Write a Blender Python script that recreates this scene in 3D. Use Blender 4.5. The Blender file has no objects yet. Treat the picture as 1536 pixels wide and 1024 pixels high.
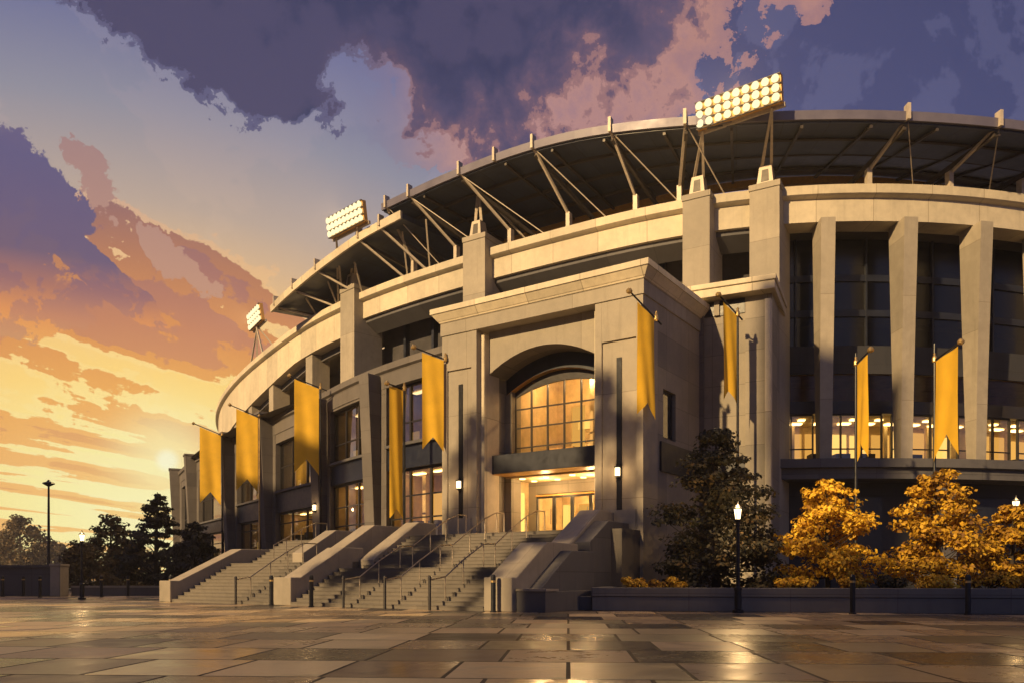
import bpy, math, random
from mathutils import Vector, Matrix
R = math.radians
random.seed(7)
SC = bpy.context.scene
COL = SC.collection

# ------------------------------------------------------------------ helpers
def lin(r, g, b):
    f = lambda c: (c/255/12.92) if c/255 <= .04045 else ((c/255+.055)/1.055)**2.4
    return (f(r), f(g), f(b), 1.0)

def interp(x, xs, ys):
    if x <= xs[0]: return ys[0]
    for i in range(1, len(xs)):
        if x <= xs[i]:
            t = (x-xs[i-1])/(xs[i]-xs[i-1]); return ys[i-1]+t*(ys[i]-ys[i-1])
    return ys[-1]

class NT:
    """tiny helper for node trees"""
    def __init__(s, tree): s.t = tree; s.n = tree.nodes; s.l = tree.links
    def new(s, typ, **kw):
        n = s.n.new(typ)
        for k, v in kw.items(): setattr(n, k, v)
        return n
    def put(s, sock, v):
        if isinstance(v, bpy.types.NodeSocket): s.l.new(v, sock)
        elif isinstance(v, bpy.types.Node): s.l.new(v.outputs[0], sock)
        elif v is not None: sock.default_value = v
    def m(s, op, a, b=None, c=None, clamp=False):
        n = s.new('ShaderNodeMath', operation=op, use_clamp=clamp)
        s.put(n.inputs[0], a); s.put(n.inputs[1], b)
        if c is not None: s.put(n.inputs[2], c)
        return n.outputs[0]
    def mix(s, f, a, b, mode='MIX'):
        n = s.new('ShaderNodeMix', data_type='RGBA', blend_type=mode)
        s.put(n.inputs[0], f); s.put(n.inputs[6], a); s.put(n.inputs[7], b)
        return n.outputs[2]
    def noise(s, vec, scale=5, detail=4, rough=.55, dist=0.0, out=0):
        n = s.new('ShaderNodeTexNoise')
        s.put(n.inputs['Vector'], vec); n.inputs['Scale'].default_value = scale
        n.inputs['Detail'].default_value = detail; n.inputs['Roughness'].default_value = rough
        n.inputs['Distortion'].default_value = dist
        return n.outputs[out]
    def ramp(s, f, stops, mode='LINEAR'):
        n = s.new('ShaderNodeValToRGB'); n.color_ramp.interpolation = mode
        e = n.color_ramp.elements
        while len(e) < len(stops): e.new(0.5)
        for i, (p, c) in enumerate(stops):
            e[i].position = p; e[i].color = c if len(c) == 4 else (*c, 1)
        s.put(n.inputs[0], f); return n.outputs[0]
    def sstep(s, v, lo, hi):
        n = s.new('ShaderNodeMapRange', interpolation_type='SMOOTHSTEP')
        s.put(n.inputs[0], v); n.inputs[1].default_value = lo; n.inputs[2].default_value = hi
        return n.outputs[0]
    def lstep(s, v, lo, hi, a=0.0, b=1.0):
        n = s.new('ShaderNodeMapRange')
        s.put(n.inputs[0], v); n.inputs[1].default_value = lo; n.inputs[2].default_value = hi
        n.inputs[3].default_value = a; n.inputs[4].default_value = b
        return n.outputs[0]
    def vec(s, x, y, z=0.0):
        n = s.new('ShaderNodeCombineXYZ'); s.put(n.inputs[0], x); s.put(n.inputs[1], y); s.put(n.inputs[2], z)
        return n.outputs[0]

def new_mat(name):
    m = bpy.data.materials.new(name); m.use_nodes = True
    t = NT(m.node_tree); b = m.node_tree.nodes['Principled BSDF']
    return m, t, b

# ------------------------------------------------------------------ materials
def stone(name, col, var=.12, joint=(3.2, 1.25), mortar=.012, rough=.75, bump=.25, dark=.55, offset=0.0):
    m, t, b = new_mat(name)
    uv = t.new('ShaderNodeUVMap').outputs[0]
    geo = t.new('ShaderNodeNewGeometry')
    pos = geo.outputs['Position']
    big = t.noise(pos, .45, 3, .5); mid = t.noise(pos, 2.6, 5, .6); fine = t.noise(pos, 26, 3, .6)
    c0 = tuple(x*(1-var*1.6) for x in col[:3])+(1,); c1 = tuple(min(1, x*(1+var*1.3)) for x in col[:3])+(1,)
    f = t.m('ADD', t.m('MULTIPLY', big, .5), t.m('MULTIPLY', mid, .5))
    base = t.mix(t.lstep(f, .32, .68), c0, c1)
    # rain streaks: noise stretched vertically
    sep = t.new('ShaderNodeSeparateXYZ'); t.l.new(pos, sep.inputs[0])
    st = t.noise(t.vec(t.m('MULTIPLY', sep.outputs[0], 2.2), t.m('MULTIPLY', sep.outputs[1], 2.2), t.m('MULTIPLY', sep.outputs[2], .16)), 1.6, 5, .65)
    base = t.mix(t.m('MULTIPLY', t.sstep(st, .52, .72), .3), base, tuple(x*dark for x in col[:3])+(1,))
    base = t.mix(t.m('MULTIPLY', t.lstep(fine, .3, .7), .12), base, tuple(x*.6 for x in col[:3])+(1,))
    if joint:
        br = t.new('ShaderNodeTexBrick'); br.offset = offset
        t.l.new(uv, br.inputs['Vector'])
        br.inputs['Scale'].default_value = 1; br.inputs['Mortar Size'].default_value = mortar
        br.inputs['Mortar Smooth'].default_value = .3
        br.inputs['Brick Width'].default_value = joint[0]; br.inputs['Row Height'].default_value = joint[1]
        br.inputs['Color1'].default_value = (.80, .80, .81, 1); br.inputs['Color2'].default_value = (1.10, 1.08, 1.05, 1)
        br.inputs['Mortar'].default_value = (.5, .47, .45, 1)
        base = t.mix(1.0, base, br.outputs['Color'], 'MULTIPLY')
        h = t.m('ADD', t.m('MULTIPLY', fine, .25), t.m('SUBTRACT', 1.0, br.outputs['Fac']))
    else:
        h = fine
    bp = t.new('ShaderNodeBump'); bp.inputs['Strength'].default_value = bump; bp.inputs['Distance'].default_value = .02
    t.l.new(h, bp.inputs['Height']); t.l.new(bp.outputs[0], b.inputs['Normal'])
    t.l.new(base, b.inputs['Base Color'])
    t.put(b.inputs['Roughness'], t.lstep(mid, .2, .8, rough-.12, rough+.12))
    return m

def plain(name, col, rough=.5, metal=0.0, var=.15, scale=6, bump=0.0, spec=None):
    m, t, b = new_mat(name)
    pos = t.new('ShaderNodeNewGeometry').outputs['Position']
    n = t.noise(pos, scale, 5, .6)
    c0 = tuple(x*(1-var) for x in col[:3])+(1,); c1 = tuple(min(1, x*(1+var)) for x in col[:3])+(1,)
    t.l.new(t.mix(t.lstep(n, .3, .7), c0, c1), b.inputs['Base Color'])
    b.inputs['Metallic'].default_value = metal
    t.put(b.inputs['Roughness'], t.lstep(n, .25, .75, max(.05, rough-.1), min(1, rough+.1)))
    if bump:
        bp = t.new('ShaderNodeBump'); bp.inputs['Strength'].default_value = bump; bp.inputs['Distance'].default_value = .02
        t.l.new(t.noise(pos, scale*6, 3, .6), bp.inputs['Height']); t.l.new(bp.outputs[0], b.inputs['Normal'])
    return m

def emit(name, col, strength):
    m = bpy.data.materials.new(name); m.use_nodes = True
    t = NT(m.node_tree); m.node_tree.nodes.clear()
    e = t.new('ShaderNodeEmission'); e.inputs[0].default_value = col; e.inputs[1].default_value = strength
    o = t.new('ShaderNodeOutputMaterial'); t.l.new(e.outputs[0], o.inputs[0]); return m

def glass(name, tint, trans=.8, rough=.04, refl=1.0):
    m = bpy.data.materials.new(name); m.use_nodes = True
    t = NT(m.node_tree); m.node_tree.nodes.clear()
    tr = t.new('ShaderNodeBsdfTransparent'); tr.inputs[0].default_value = tint
    gl = t.new('ShaderNodeBsdfGlossy'); gl.inputs[0].default_value = (refl, refl, refl, 1)
    pos = t.new('ShaderNodeNewGeometry').outputs['Position']
    gl.inputs['Roughness'].default_value = rough
    bp = t.new('ShaderNodeBump'); bp.inputs['Strength'].default_value = .06; bp.inputs['Distance'].default_value = .05
    t.l.new(t.noise(pos, .8, 2, .5), bp.inputs['Height']); t.l.new(bp.outputs[0], gl.inputs['Normal'])
    fr = t.new('ShaderNodeFresnel'); fr.inputs[0].default_value = 1.5
    f = t.m('ADD', fr.outputs[0], 1-trans-.04, clamp=True)
    mx = t.new('ShaderNodeMixShader'); t.l.new(f, mx.inputs[0]); t.l.new(tr.outputs[0], mx.inputs[1]); t.l.new(gl.outputs[0], mx.inputs[2])
    o = t.new('ShaderNodeOutputMaterial'); t.l.new(mx.outputs[0], o.inputs[0]); return m

def fabric(name, col):
    m, t, b = new_mat(name)
    tc = t.new('ShaderNodeTexCoord'); pos = tc.outputs['Object']
    n = t.noise(pos, 1.3, 4, .55)
    t.l.new(t.mix(t.lstep(n, .3, .7), tuple(x*.88 for x in col[:3])+(1,), tuple(min(1, x*1.08) for x in col[:3])+(1,)), b.inputs['Base Color'])
    b.inputs['Roughness'].default_value = .8
    w = t.new('ShaderNodeTexWave'); w.inputs['Scale'].default_value = 60; t.l.new(pos, w.inputs[0])
    bp = t.new('ShaderNodeBump'); bp.inputs['Strength'].default_value = .08; t.l.new(w.outputs[1], bp.inputs['Height']); t.l.new(bp.outputs[0], b.inputs['Normal'])
    tl = t.new('ShaderNodeBsdfTranslucent'); tl.inputs[0].default_value = col
    mx = t.new('ShaderNodeMixShader'); mx.inputs[0].default_value = .3
    t.l.new(b.outputs[0], mx.inputs[1]); t.l.new(tl.outputs[0], mx.inputs[2])
    t.l.new(mx.outputs[0], m.node_tree.nodes['Material Output'].inputs[0]); return m

def foliage(name, cols, trans=.3):
    m, t, b = new_mat(name)
    geo = t.new('ShaderNodeNewGeometry')
    rnd = geo.outputs['Random Per Island']
    n = t.noise(geo.outputs['Position'], 1.1, 3, .5)
    f = t.m('ADD', t.m('MULTIPLY', rnd, .55), t.m('MULTIPLY', t.lstep(n, .3, .7), .45))
    k = len(cols)-1
    c = t.ramp(f, [(i/k, cc) for i, cc in enumerate(cols)])
    t.l.new(c, b.inputs['Base Color']); b.inputs['Roughness'].default_value = .65
    tl = t.new('ShaderNodeBsdfTranslucent'); t.l.new(c, tl.inputs[0])
    mx = t.new('ShaderNodeMixShader'); mx.inputs[0].default_value = trans
    t.l.new(b.outputs[0], mx.inputs[1]); t.l.new(tl.outputs[0], mx.inputs[2])
    t.l.new(mx.outputs[0], m.node_tree.nodes['Material Output'].inputs[0]); return m

def paving(name):
    m, t, b = new_mat(name)
    pos = t.new('ShaderNodeNewGeometry').outputs['Position']
    mp = t.new('ShaderNodeMapping'); mp.inputs['Rotation'].default_value = (0, 0, R(4)); t.l.new(pos, mp.inputs[0])
    wob = t.noise(mp.outputs[0], .35, 2, .5)
    def bricks(w, h, off, mort, c1, c2, cm, sq=1.0):
        br = t.new('ShaderNodeTexBrick'); br.offset = off; br.squash = sq; br.squash_frequency = 2; br.offset_frequency = 2
        t.l.new(mp.outputs[0], br.inputs['Vector']); br.inputs['Scale'].default_value = 1
        br.inputs['Brick Width'].default_value = w; br.inputs['Row Height'].default_value = h
        br.inputs['Mortar Size'].default_value = mort; br.inputs['Mortar Smooth'].default_value = .1
        br.inputs['Color1'].default_value = c1; br.inputs['Color2'].default_value = c2; br.inputs['Mortar'].default_value = cm
        return br
    A = bricks(1.5, 1.9, .5, .03, (0, 0, 0, 1), (1, 1, 1, 1), (.5, .5, .5, 1), 1.3)
    val = A.outputs['Color']
    base = t.ramp(val, [(0, (.024, .025, .032)), (.3, (.05, .048, .052)), (.40, (.19, .145, .11)), (.6, (.34, .25, .165)), (.76, (.52, .38, .23)), (1, (.68, .51, .31))])
    n1 = t.noise(pos, .9, 6, .62, 1.2); n2 = t.noise(pos, 7, 5, .6); n3 = t.noise(pos, 60, 3, .6)
    base = t.mix(t.m('MULTIPLY', t.sstep(n1, .5, .58), .25), base, (.05, .042, .045, 1))
    base = t.mix(t.m('MULTIPLY', t.lstep(n2, .35, .7), .15), base, (.30, .23, .17, 1))
    base = t.mix(t.m('MULTIPLY', t.lstep(n3, .3, .7), .2), base, (.03, .027, .028, 1))
    base = t.mix(t.m('MULTIPLY', A.outputs['Fac'], .8), base, (.025, .022, .022, 1))
    t.l.new(base, b.inputs['Base Color'])
    wet = t.sstep(n1, .40, .60)
    f1 = t.m('FRACT', t.m('MULTIPLY', val, 13.1)); f2 = t.m('FRACT', t.m('MULTIPLY', val, 53.9))
    r = t.m('ADD', t.m('ADD', t.lstep(f1, 0, 1, .12, .34), t.m('MULTIPLY', n2, .10)), t.lstep(wet, 0, 1, .06, 0))
    t.l.new(t.m('ADD', r, t.m('MULTIPLY', A.outputs['Fac'], .4)), b.inputs['Roughness'])
    spec = t.m('MULTIPLY', t.lstep(f2, .1, .9, .06, 1.0), t.lstep(n1, .3, .7, .55, 1.1))
    t.l.new(t.m('MULTIPLY', spec, t.m('SUBTRACT', 1.0, t.m('MULTIPLY', A.outputs['Fac'], .9))), b.inputs['Specular IOR Level'])
    # every slab lies a fraction of a degree out of level
    r2 = t.m('FRACT', t.m('MULTIPLY', val, 37.7)); r3 = t.m('FRACT', t.m('MULTIPLY', val, 91.3))
    tilt = t.vec(t.m('MULTIPLY', t.m('SUBTRACT', r2, .5), .06), t.m('MULTIPLY', t.m('SUBTRACT', r3, .5), .11), 1.0)
    nv = t.new('ShaderNodeVectorMath', operation='NORMALIZE'); t.l.new(tilt, nv.inputs[0])
    bp = t.new('ShaderNodeBump'); bp.inputs['Strength'].default_value = .12; bp.inputs['Distance'].default_value = .01
    t.l.new(nv.outputs[0], bp.inputs['Normal'])
    h = t.m('ADD', t.m('MULTIPLY', n2, .6), t.m('MULTIPLY', t.m('SUBTRACT', 1.0, A.outputs['Fac']), .8))
    h = t.m('ADD', h, t.m('MULTIPLY', n3, .12)); h = t.m('ADD', h, t.m('MULTIPLY', val, .4))
    t.l.new(h, bp.inputs['Height']); t.l.new(bp.outputs[0], b.inputs['Normal'])
    return m

M = {}
M['band'] = stone('pale_limestone', (.60, .53, .41, 1), joint=(2.9, 9.0), mortar=.02)
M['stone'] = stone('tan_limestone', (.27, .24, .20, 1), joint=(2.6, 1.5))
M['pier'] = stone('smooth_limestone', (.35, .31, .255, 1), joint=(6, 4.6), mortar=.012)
M['wing'] = stone('shade_toned_stone', (.135, .122, .118, 1), joint=(2.4, 1.3))  # darkened base colour stands in for shade on the left wing
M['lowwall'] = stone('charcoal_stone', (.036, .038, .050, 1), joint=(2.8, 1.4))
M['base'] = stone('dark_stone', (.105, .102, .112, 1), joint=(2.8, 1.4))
M['step'] = stone('step_stone', (.145, .130, .118, 1), joint=(2.2, 50), mortar=.008)
M['cheek'] = stone('cheek_stone', (.30, .265, .225, 1), joint=(3.2, 7), mortar=.01)
M['planter'] = stone('planter_stone', (.16, .155, .16, 1), joint=(3.4, .62), mortar=.012)
M['navy'] = plain('navy_panel', (.013, .016, .028, 1), .42, 0, .3, 3, .1)
M['frame'] = plain('dark_window_frame', (.035, .032, .034, 1), .4, .3)
M['black'] = plain('black_paint', (.012, .013, .018, 1), .35, .2)
M['rail'] = plain('brushed_steel', (.32, .27, .22, 1), .35, .85)
M['strut'] = plain('cream_painted_steel', (.48, .41, .33, 1), .5, .1)
M['darkbeam'] = plain('brown_steel', (.07, .058, .05, 1), .5, .2)
M['amberbeam'] = plain('ochre_steel', (.62, .34, .09, 1), .5, .1)  # on the ring beam this ochre is painted-in light
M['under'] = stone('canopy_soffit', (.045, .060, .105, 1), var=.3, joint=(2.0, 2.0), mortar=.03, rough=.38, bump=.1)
M['fascia'] = plain('lilac_grey_metal', (.14, .13, .18, 1), .45, .2, .12, 1.2)
M['gold'] = fabric('gold_banner_cloth', (.90, .54, .04, 1))
M['brass'] = plain('brass', (.55, .38, .16, 1), .35, .8)
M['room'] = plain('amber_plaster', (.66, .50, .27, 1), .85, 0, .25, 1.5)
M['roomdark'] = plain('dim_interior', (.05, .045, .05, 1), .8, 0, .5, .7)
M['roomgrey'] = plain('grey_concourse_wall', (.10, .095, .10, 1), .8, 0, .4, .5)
M['soil'] = plain('dark_soil', (.02, .016, .013, 1), .95, 0, .4, 8, .6)
M['bark'] = plain('bark', (.035, .026, .02, 1), .9, 0, .4, 12, .7)
M['lamp'] = emit('warm_lantern_glow', (1, .74, .38, 1), 3.5)
M['flood'] = emit('floodlight_glow', (1, .84, .47, 1), 1.05)
M['ceil'] = emit('ceiling_light_glow', (1, .66, .24, 1), 4.5)
M['litwall'] = emit('bright_lobby_glow', (1, .58, .13, 1), 1.25)
M['litdim'] = emit('dim_lobby_glow', (1, .50, .10, 1), .7)
M['glassclear'] = glass('clear_glass', (.92, .90, .86, 1), .86)
M['glassdark'] = glass('tinted_glass', (.34, .36, .42, 1), .72)
M['glassbowl'] = glass('smoky_glass', (.05, .06, .09, 1), .93, .25, .7)
M['glassamber'] = glass('amber_tinted_glass', (.45, .33, .18, 1), .93, .25, .6)
M['leafgold'] = foliage('gold_leaves', [(.10, .045, .004), (.34, .17, .010), (.74, .45, .025), (.90, .60, .05), (.94, .68, .10)])
M['leafrust'] = foliage('rust_leaves', [(.06, .025, .004), (.18, .08, .006), (.46, .25, .014), (.76, .47, .03), (.88, .58, .07)])
M['leafdark'] = foliage('dark_green_leaves', [(.010, .013, .010), (.028, .030, .016), (.055, .045, .018), (.16, .095, .022)], .15)
M['leaffar'] = foliage('olive_leaves', [(.03, .03, .02), (.07, .055, .03), (.13, .085, .03), (.2, .12, .035)], .3)
M['leafpine'] = foliage('pine_leaves', [(.008, .010, .010), (.016, .018, .014), (.03, .026, .016), (.06, .04, .016)], .1)
M['paving'] = paving('polished_plaza_slabs')
M['grass'] = plain('dark_ground', (.05, .045, .035, 1), .9, 0, .4, .3, .3)

# ------------------------------------------------------------------ mesh builder
class MB:
    def __init__(s): s.v = []; s.f = []; s.mi = []; s.uv = []; s.mats = []; s.sm = []
    def mat(s, k):
        if k not in s.mats: s.mats.append(k)
        return s.mats.index(k)
    def face(s, pts, k, uv=None, smooth=False):
        i = len(s.v); pts = [Vector(p) for p in pts]
        s.v += pts; s.f.append(tuple(range(i, i+len(pts)))); s.mi.append(s.mat(k)); s.sm.append(smooth)
        if uv is None:
            n = Vector((0, 0, 0))
            for a in range(len(pts)):
                p, q = pts[a], pts[(a+1) % len(pts)]
                n += Vector(((p.y-q.y)*(p.z+q.z), (p.z-q.z)*(p.x+q.x), (p.x-q.x)*(p.y+q.y)))
            if n.length > 0: n.normalize()
            if abs(n.z) > .9: tx, ty = Vector((.827, -.5626, 0)), Vector((.5626, .827, 0))
            else:
                tx = Vector((0, 0, 1)).cross(n).normalized(); ty = n.cross(tx)
            uv = [(p.dot(tx), p.dot(ty)) for p in pts]
        s.uv.append(uv)
    def hexa(s, c, k):
        """c: bottom 4 ccw seen from above, then top 4"""
        for idx in ((3, 2, 1, 0), (4, 5, 6, 7), (0, 1, 5, 4), (1, 2, 6, 5), (2, 3, 7, 6), (3, 0, 4, 7)):
            s.face([c[i] for i in idx], k)
    def box(s, x0, x1, y0, y1, z0, z1, k, fn=None):
        fn = fn or (lambda x, y, z: (x, y, z))
        s.hexa([fn(x0, y0, z0), fn(x1, y0, z0), fn(x1, y1, z0), fn(x0, y1, z0),
                fn(x0, y0, z1), fn(x1, y0, z1), fn(x1, y1, z1), fn(x0, y1, z1)], k)
    def prism(s, prof, a0, a1, k, fn):
        """profile in (b,z), ccw when b points right, extruded along a"""
        p0 = [fn(a0, b, z) for b, z in prof]; p1 = [fn(a1, b, z) for b, z in prof]
        s.face(p0[::-1], k); s.face(p1, k)
        for i in range(len(prof)):
            j = (i+1) % len(prof); s.face([p0[i], p0[j], p1[j], p1[i]], k)
    def bar(s, p, q, w, k, h=None, sides=4, w2=None, smooth=False):
        p, q = Vector(p), Vector(q); d = (q-p)
        if d.length < 1e-6: return
        d.normalize(); up = Vector((0, 0, 1)) if abs(d.z) < .95 else Vector((0, 1, 0))
        x = d.cross(up).normalized(); y = x.cross(d).normalized()
        h = h or w; w2 = w if w2 is None else w2; h2 = h*w2/w
        if sides == 4: o = [(-1, -1), (1, -1), (1, 1), (-1, 1)]
        else: o = [(math.cos(2*math.pi*i/sides), math.sin(2*math.pi*i/sides)) for i in range(sides)]
        a = [p+x*(u*w/2)+y*(v*h/2) for u, v in o]; b = [q+x*(u*w2/2)+y*(v*h2/2) for u, v in o]
        n = len(o); sm = smooth or sides > 6
        s.face(a, k); s.face(b[::-1], k)
        for i in range(n):
            j = (i+1) % n; s.face([a[j], a[i], b[i], b[j]], k, smooth=sm)
    def lathe(s, c, prof, k, seg=12):
        """prof list of (r, z) from bottom up"""
        c = Vector(c)
        ring = lambda r, z: [c+Vector((r*math.cos(2*math.pi*i/seg), r*math.sin(2*math.pi*i/seg), z)) for i in range(seg)]
        R_ = [ring(r, z) for r, z in prof]
        for a, b in zip(R_, R_[1:]):
            for i in range(seg):
                j = (i+1) % seg; s.face([a[i], a[j], b[j], b[i]], k, smooth=True)
        s.face(R_[0][::-1], k); s.face(R_[-1], k)
    def build(s, name, parent=None, origin=None, bevel=0.0, merge=False):
        o0 = Vector(origin) if origin is not None else Vector((0, 0, 0))
        me = bpy.data.meshes.new(name)
        me.from_pydata([tuple(v-o0) for v in s.v], [], s.f)
        for k in s.mats: me.materials.append(M[k])
        me.polygons.foreach_set('material_index', s.mi)
        me.polygons.foreach_set('use_smooth', s.sm)
        ul = me.uv_layers.new(name='UVMap')
        flat = [c for f in s.uv for p in f for c in p]
        ul.data.foreach_set('uv', flat)
        me.update()
        ob = bpy.data.objects.new(name, me); COL.objects.link(ob)
        ob.location = o0
        if parent is not None:
            ob.parent = parent; ob.location = o0-WLOC[parent.name]
        WLOC[ob.name] = o0
        if merge or bevel:
            import bmesh
            bm = bmesh.new(); bm.from_mesh(me); bmesh.ops.remove_doubles(bm, verts=bm.verts, dist=1e-4)
            bmesh.ops.recalc_face_normals(bm, faces=bm.faces); bm.to_mesh(me); bm.free()
        if bevel:
            md = ob.modifiers.new('edge', 'BEVEL'); md.width = bevel; md.segments = 2; md.limit_method = 'ANGLE'; md.angle_limit = R(40)
        return ob
WLOC = {}

def tag(o, label=None, cat=None, group=None, kind=None):
    if label: o['label'] = label
    if cat: o['category'] = cat
    if group: o['group'] = group
    if kind: o['kind'] = kind
    return o
def empty(name, loc=(0, 0, 0)):
    o = bpy.data.objects.new(name, None); COL.objects.link(o); o.location = loc; o.empty_display_size = .3
    WLOC[o.name] = Vector(loc); return o
def copy_tree(o, loc, parent=None):
    c = o.copy(); COL.objects.link(c)
    if parent is not None: c.parent = parent
    else: c.location = loc
    WLOC[c.name] = Vector(loc)
    for ch in list(o.children): copy_tree(ch, loc, c)
    return c

# ------------------------------------------------------------------ plan frames
# entrance frame: a runs along the facade to the right, b runs inwards
P0 = (-.42, 27.9); U = (.827, -.5622); N = (.5622, .827)
def W(a, b, z): return Vector((P0[0]+a*U[0]+b*N[0], P0[1]+a*U[1]+b*N[1], z))
# bowl frame: s runs along the curved facade to the left, o runs outwards
KS = [-70, -40, -25, -10, 0, 10, 20, 30, 42, 55, 70, 90, 130]
KT = [-58, -36.0, -26.1, -13.4, 5.1, 30.8, 35.6, 43.4, 55.4, 58.4, 64.1, 73.9, 110]
DS = .25; S0 = -70.0; NS = int(200/DS)+1
_raw = [interp(S0+i*DS, KS, KT) for i in range(NS)]
TH = []
for i in range(NS):
    w = [_raw[min(max(i+j, 0), NS-1)] for j in range(-10, 11)]; TH.append(R(sum(w)/21))
CX = [0.0]; CY = [0.0]
for i in range(1, NS):
    tm = (TH[i]+TH[i-1])/2; CX.append(CX[-1]-math.cos(tm)*DS); CY.append(CY[-1]+math.sin(tm)*DS)
_i0 = int(-S0/DS); _dx, _dy = 15.66-CX[_i0], 41.43-CY[_i0]
CX = [x+_dx for x in CX]; CY = [y+_dy for y in CY]
def Cs(s):
    f = (s-S0)/DS; i = min(max(int(f), 0), NS-2); t = f-i
    return (CX[i]+(CX[i+1]-CX[i])*t, CY[i]+(CY[i+1]-CY[i])*t, TH[i]+(TH[i+1]-TH[i])*t)
def C(s, o, z):
    x, y, t = Cs(s); return Vector((x-math.sin(t)*o, y-math.cos(t)*o, z))
PSs = [10, 14, 16.5, 23.5, 30.3, 40, 52, 60, 78, 95]; POo = [7.9, 7.8, 7.5, 6, 4, 2.8, 3, 3.4, 4.6, 5.5]
def Po(s): return sum(interp(s+j*.5, PSs, POo) for j in range(-6, 7))/13
def CP(s, o, z): return C(s, Po(s)+o, z)

def crange(s0, s1, step=1.0):
    n = max(1, int(math.ceil((s1-s0)/step-1e-6))); return [s0+(s1-s0)*i/n for i in range(n+1)]
def strip(mb, s0, s1, prof, k, fn=C, step=1.0, closed=True, caps=True, flip=False):
    """sweep a (o,z) profile along the bowl; profile o,z may be functions of s"""
    ev = lambda v, s: v(s) if callable(v) else v
    ss = crange(s0, s1, step)
    rows = [[fn(s, ev(o, s), ev(z, s)) for o, z in prof] for s in ss]
    m = len(prof); rng = range(m if closed else m-1)
    acc = [0.0]
    for i in rng:
        j = (i+1) % m; a, b = rows[0][i], rows[0][j]; acc.append(acc[-1]+(b-a).length)
    for q in range(len(ss)-1):
        for i in rng:
            j = (i+1) % m
            pts = [rows[q+1][i], rows[q][i], rows[q][j], rows[q+1][j]]
            uv = [(-ss[q+1], acc[i]), (-ss[q], acc[i]), (-ss[q], acc[i+1]), (-ss[q+1], acc[i+1])]
            mb.face(pts[::-1] if flip else pts, k, uv[::-1] if flip else uv)
    if caps and closed:
        mb.face(rows[0], k); mb.face(rows[-1][::-1], k)
def cbox(mb, s0, s1, o0, o1, z0, z1, k, fn=C, step=1.0):
    strip(mb, s0, s1, [(o1, z0), (o1, z1), (o0, z1), (o0, z0)], k, fn, step)

# ================================================================== SETTING
g = MB()
g.face([(-200, -60, 0), (200, -60, 0), (200, 70, 0), (-200, 70, 0)], 'paving')
plaza = tag(g.build('plaza'), kind='structure')
g = MB(); g.face([(-260, -90, -.02), (260, -90, -.02), (260, 290, -.02), (-260, 290, -.02)], 'grass')
tag(g.build('ground'), kind='structure')

# ================================================================== STADIUM
stadium = tag(empty('stadium', (0, 40, 0)), 'large curved tan stone stadium with columns, arched entrance block and overhanging roof canopy', 'stadium')

ZL = 21.2
def zband(s): return 19.45 if s < 31.2 else interp(s, [31.2, 32.5, 42, 50, 70, 90], [19.45, 18.75, 18.55, 17.9, 16.4, 15.8])
# --- crowning band with lip
mb = MB()
strip(mb, -60, 100, [(-1.3, zband), (.0, zband), (.0, 20.62), (.22, 20.68), (.34, 20.75), (.34, ZL), (-1.3, ZL)], 'band', step=1.0)
mb.build('parapet_band', stadium)
# --- bowl wall at the back of the colonnade (right side)
mb = MB()
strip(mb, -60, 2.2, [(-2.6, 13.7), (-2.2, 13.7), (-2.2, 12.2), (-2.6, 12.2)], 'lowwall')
strip(mb, -60, 2.2, [(-2.2, 10.62), (-1.7, 10.62), (-1.7, 9.95), (-2.2, 9.95)], 'frame')
strip(mb, -60, 17, [(-1.3, 19.9), (-1.3, ZL), (-1.7, ZL), (-1.7, 19.9)], 'roomdark')
mb.build('colonnade_back_wall', stadium)
mb = MB(); strip(mb, -60, 2.2, [(-2.4, 13.7), (-2.4, 19.5)], 'glassbowl', closed=False)
for i in range(15):
    s = 1.0-i*4.1-2.05
    cbox(mb, s+1.5, s+1.6, -2.4, -2.25, 13.7, 19.5, 'navy')
for z in (15.3, 17.2): strip(mb, -60, 2.2, [(-2.4, z), (-2.28, z), (-2.28, z+.35), (-2.4, z+.35)], 'navy')
mb.build('upper_glazing', stadium)
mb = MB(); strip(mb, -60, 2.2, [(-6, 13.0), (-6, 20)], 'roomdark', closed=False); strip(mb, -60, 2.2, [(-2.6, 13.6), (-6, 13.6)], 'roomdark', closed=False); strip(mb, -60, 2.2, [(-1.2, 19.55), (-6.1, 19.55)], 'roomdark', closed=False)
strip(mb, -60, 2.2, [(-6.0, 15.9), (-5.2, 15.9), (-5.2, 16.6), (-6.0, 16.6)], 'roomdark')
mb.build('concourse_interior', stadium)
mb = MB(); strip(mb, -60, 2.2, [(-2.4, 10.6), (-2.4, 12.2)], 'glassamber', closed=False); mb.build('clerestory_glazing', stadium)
# --- terrace room behind the columns
mb = MB()
strip(mb, -60, 2.2, [(-5.6, 7.2), (-5.6, 12.3)], 'room', closed=False)
strip(mb, -60, 2.2, [(-1.8, 7.32), (-7.5, 7.32)], 'roomgrey', closed=False)
strip(mb, -60, 2.2, [(-7.5, 9.96), (-2.3, 9.96)], 'room', closed=False)
strip(mb, -60, 2.2, [(-7.5, 12.19), (-2.3, 12.19)], 'room', closed=False)
rr = random.Random(3)
for i in range(26):
    s = 1.5-i*1.6
    cbox(mb, s-.35, s+.4, -4.6, -4.2, 9.86, 9.93, 'ceil'); cbox(mb, s-.2, s+.2, -3.4, -3.1, 9.86, 9.93, 'ceil')
    if rr.random() < .9: cbox(mb, s-.75, s+.6, -5.6, -5.55, 7.35+rr.random()*.3, 9.3+rr.random()*.5, rr.choice(['litwall', 'litdim', 'litdim']))
    if rr.random() < .5: cbox(mb, s, s+.25, -5.0, -4.75, 7.32, 9.9, 'room')
    if rr.random() < .5: cbox(mb, s, s+.9, -4.4, -3.6, 7.32, 8.1, 'roomdark')
mb.build('terrace_lounge', stadium)
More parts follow.
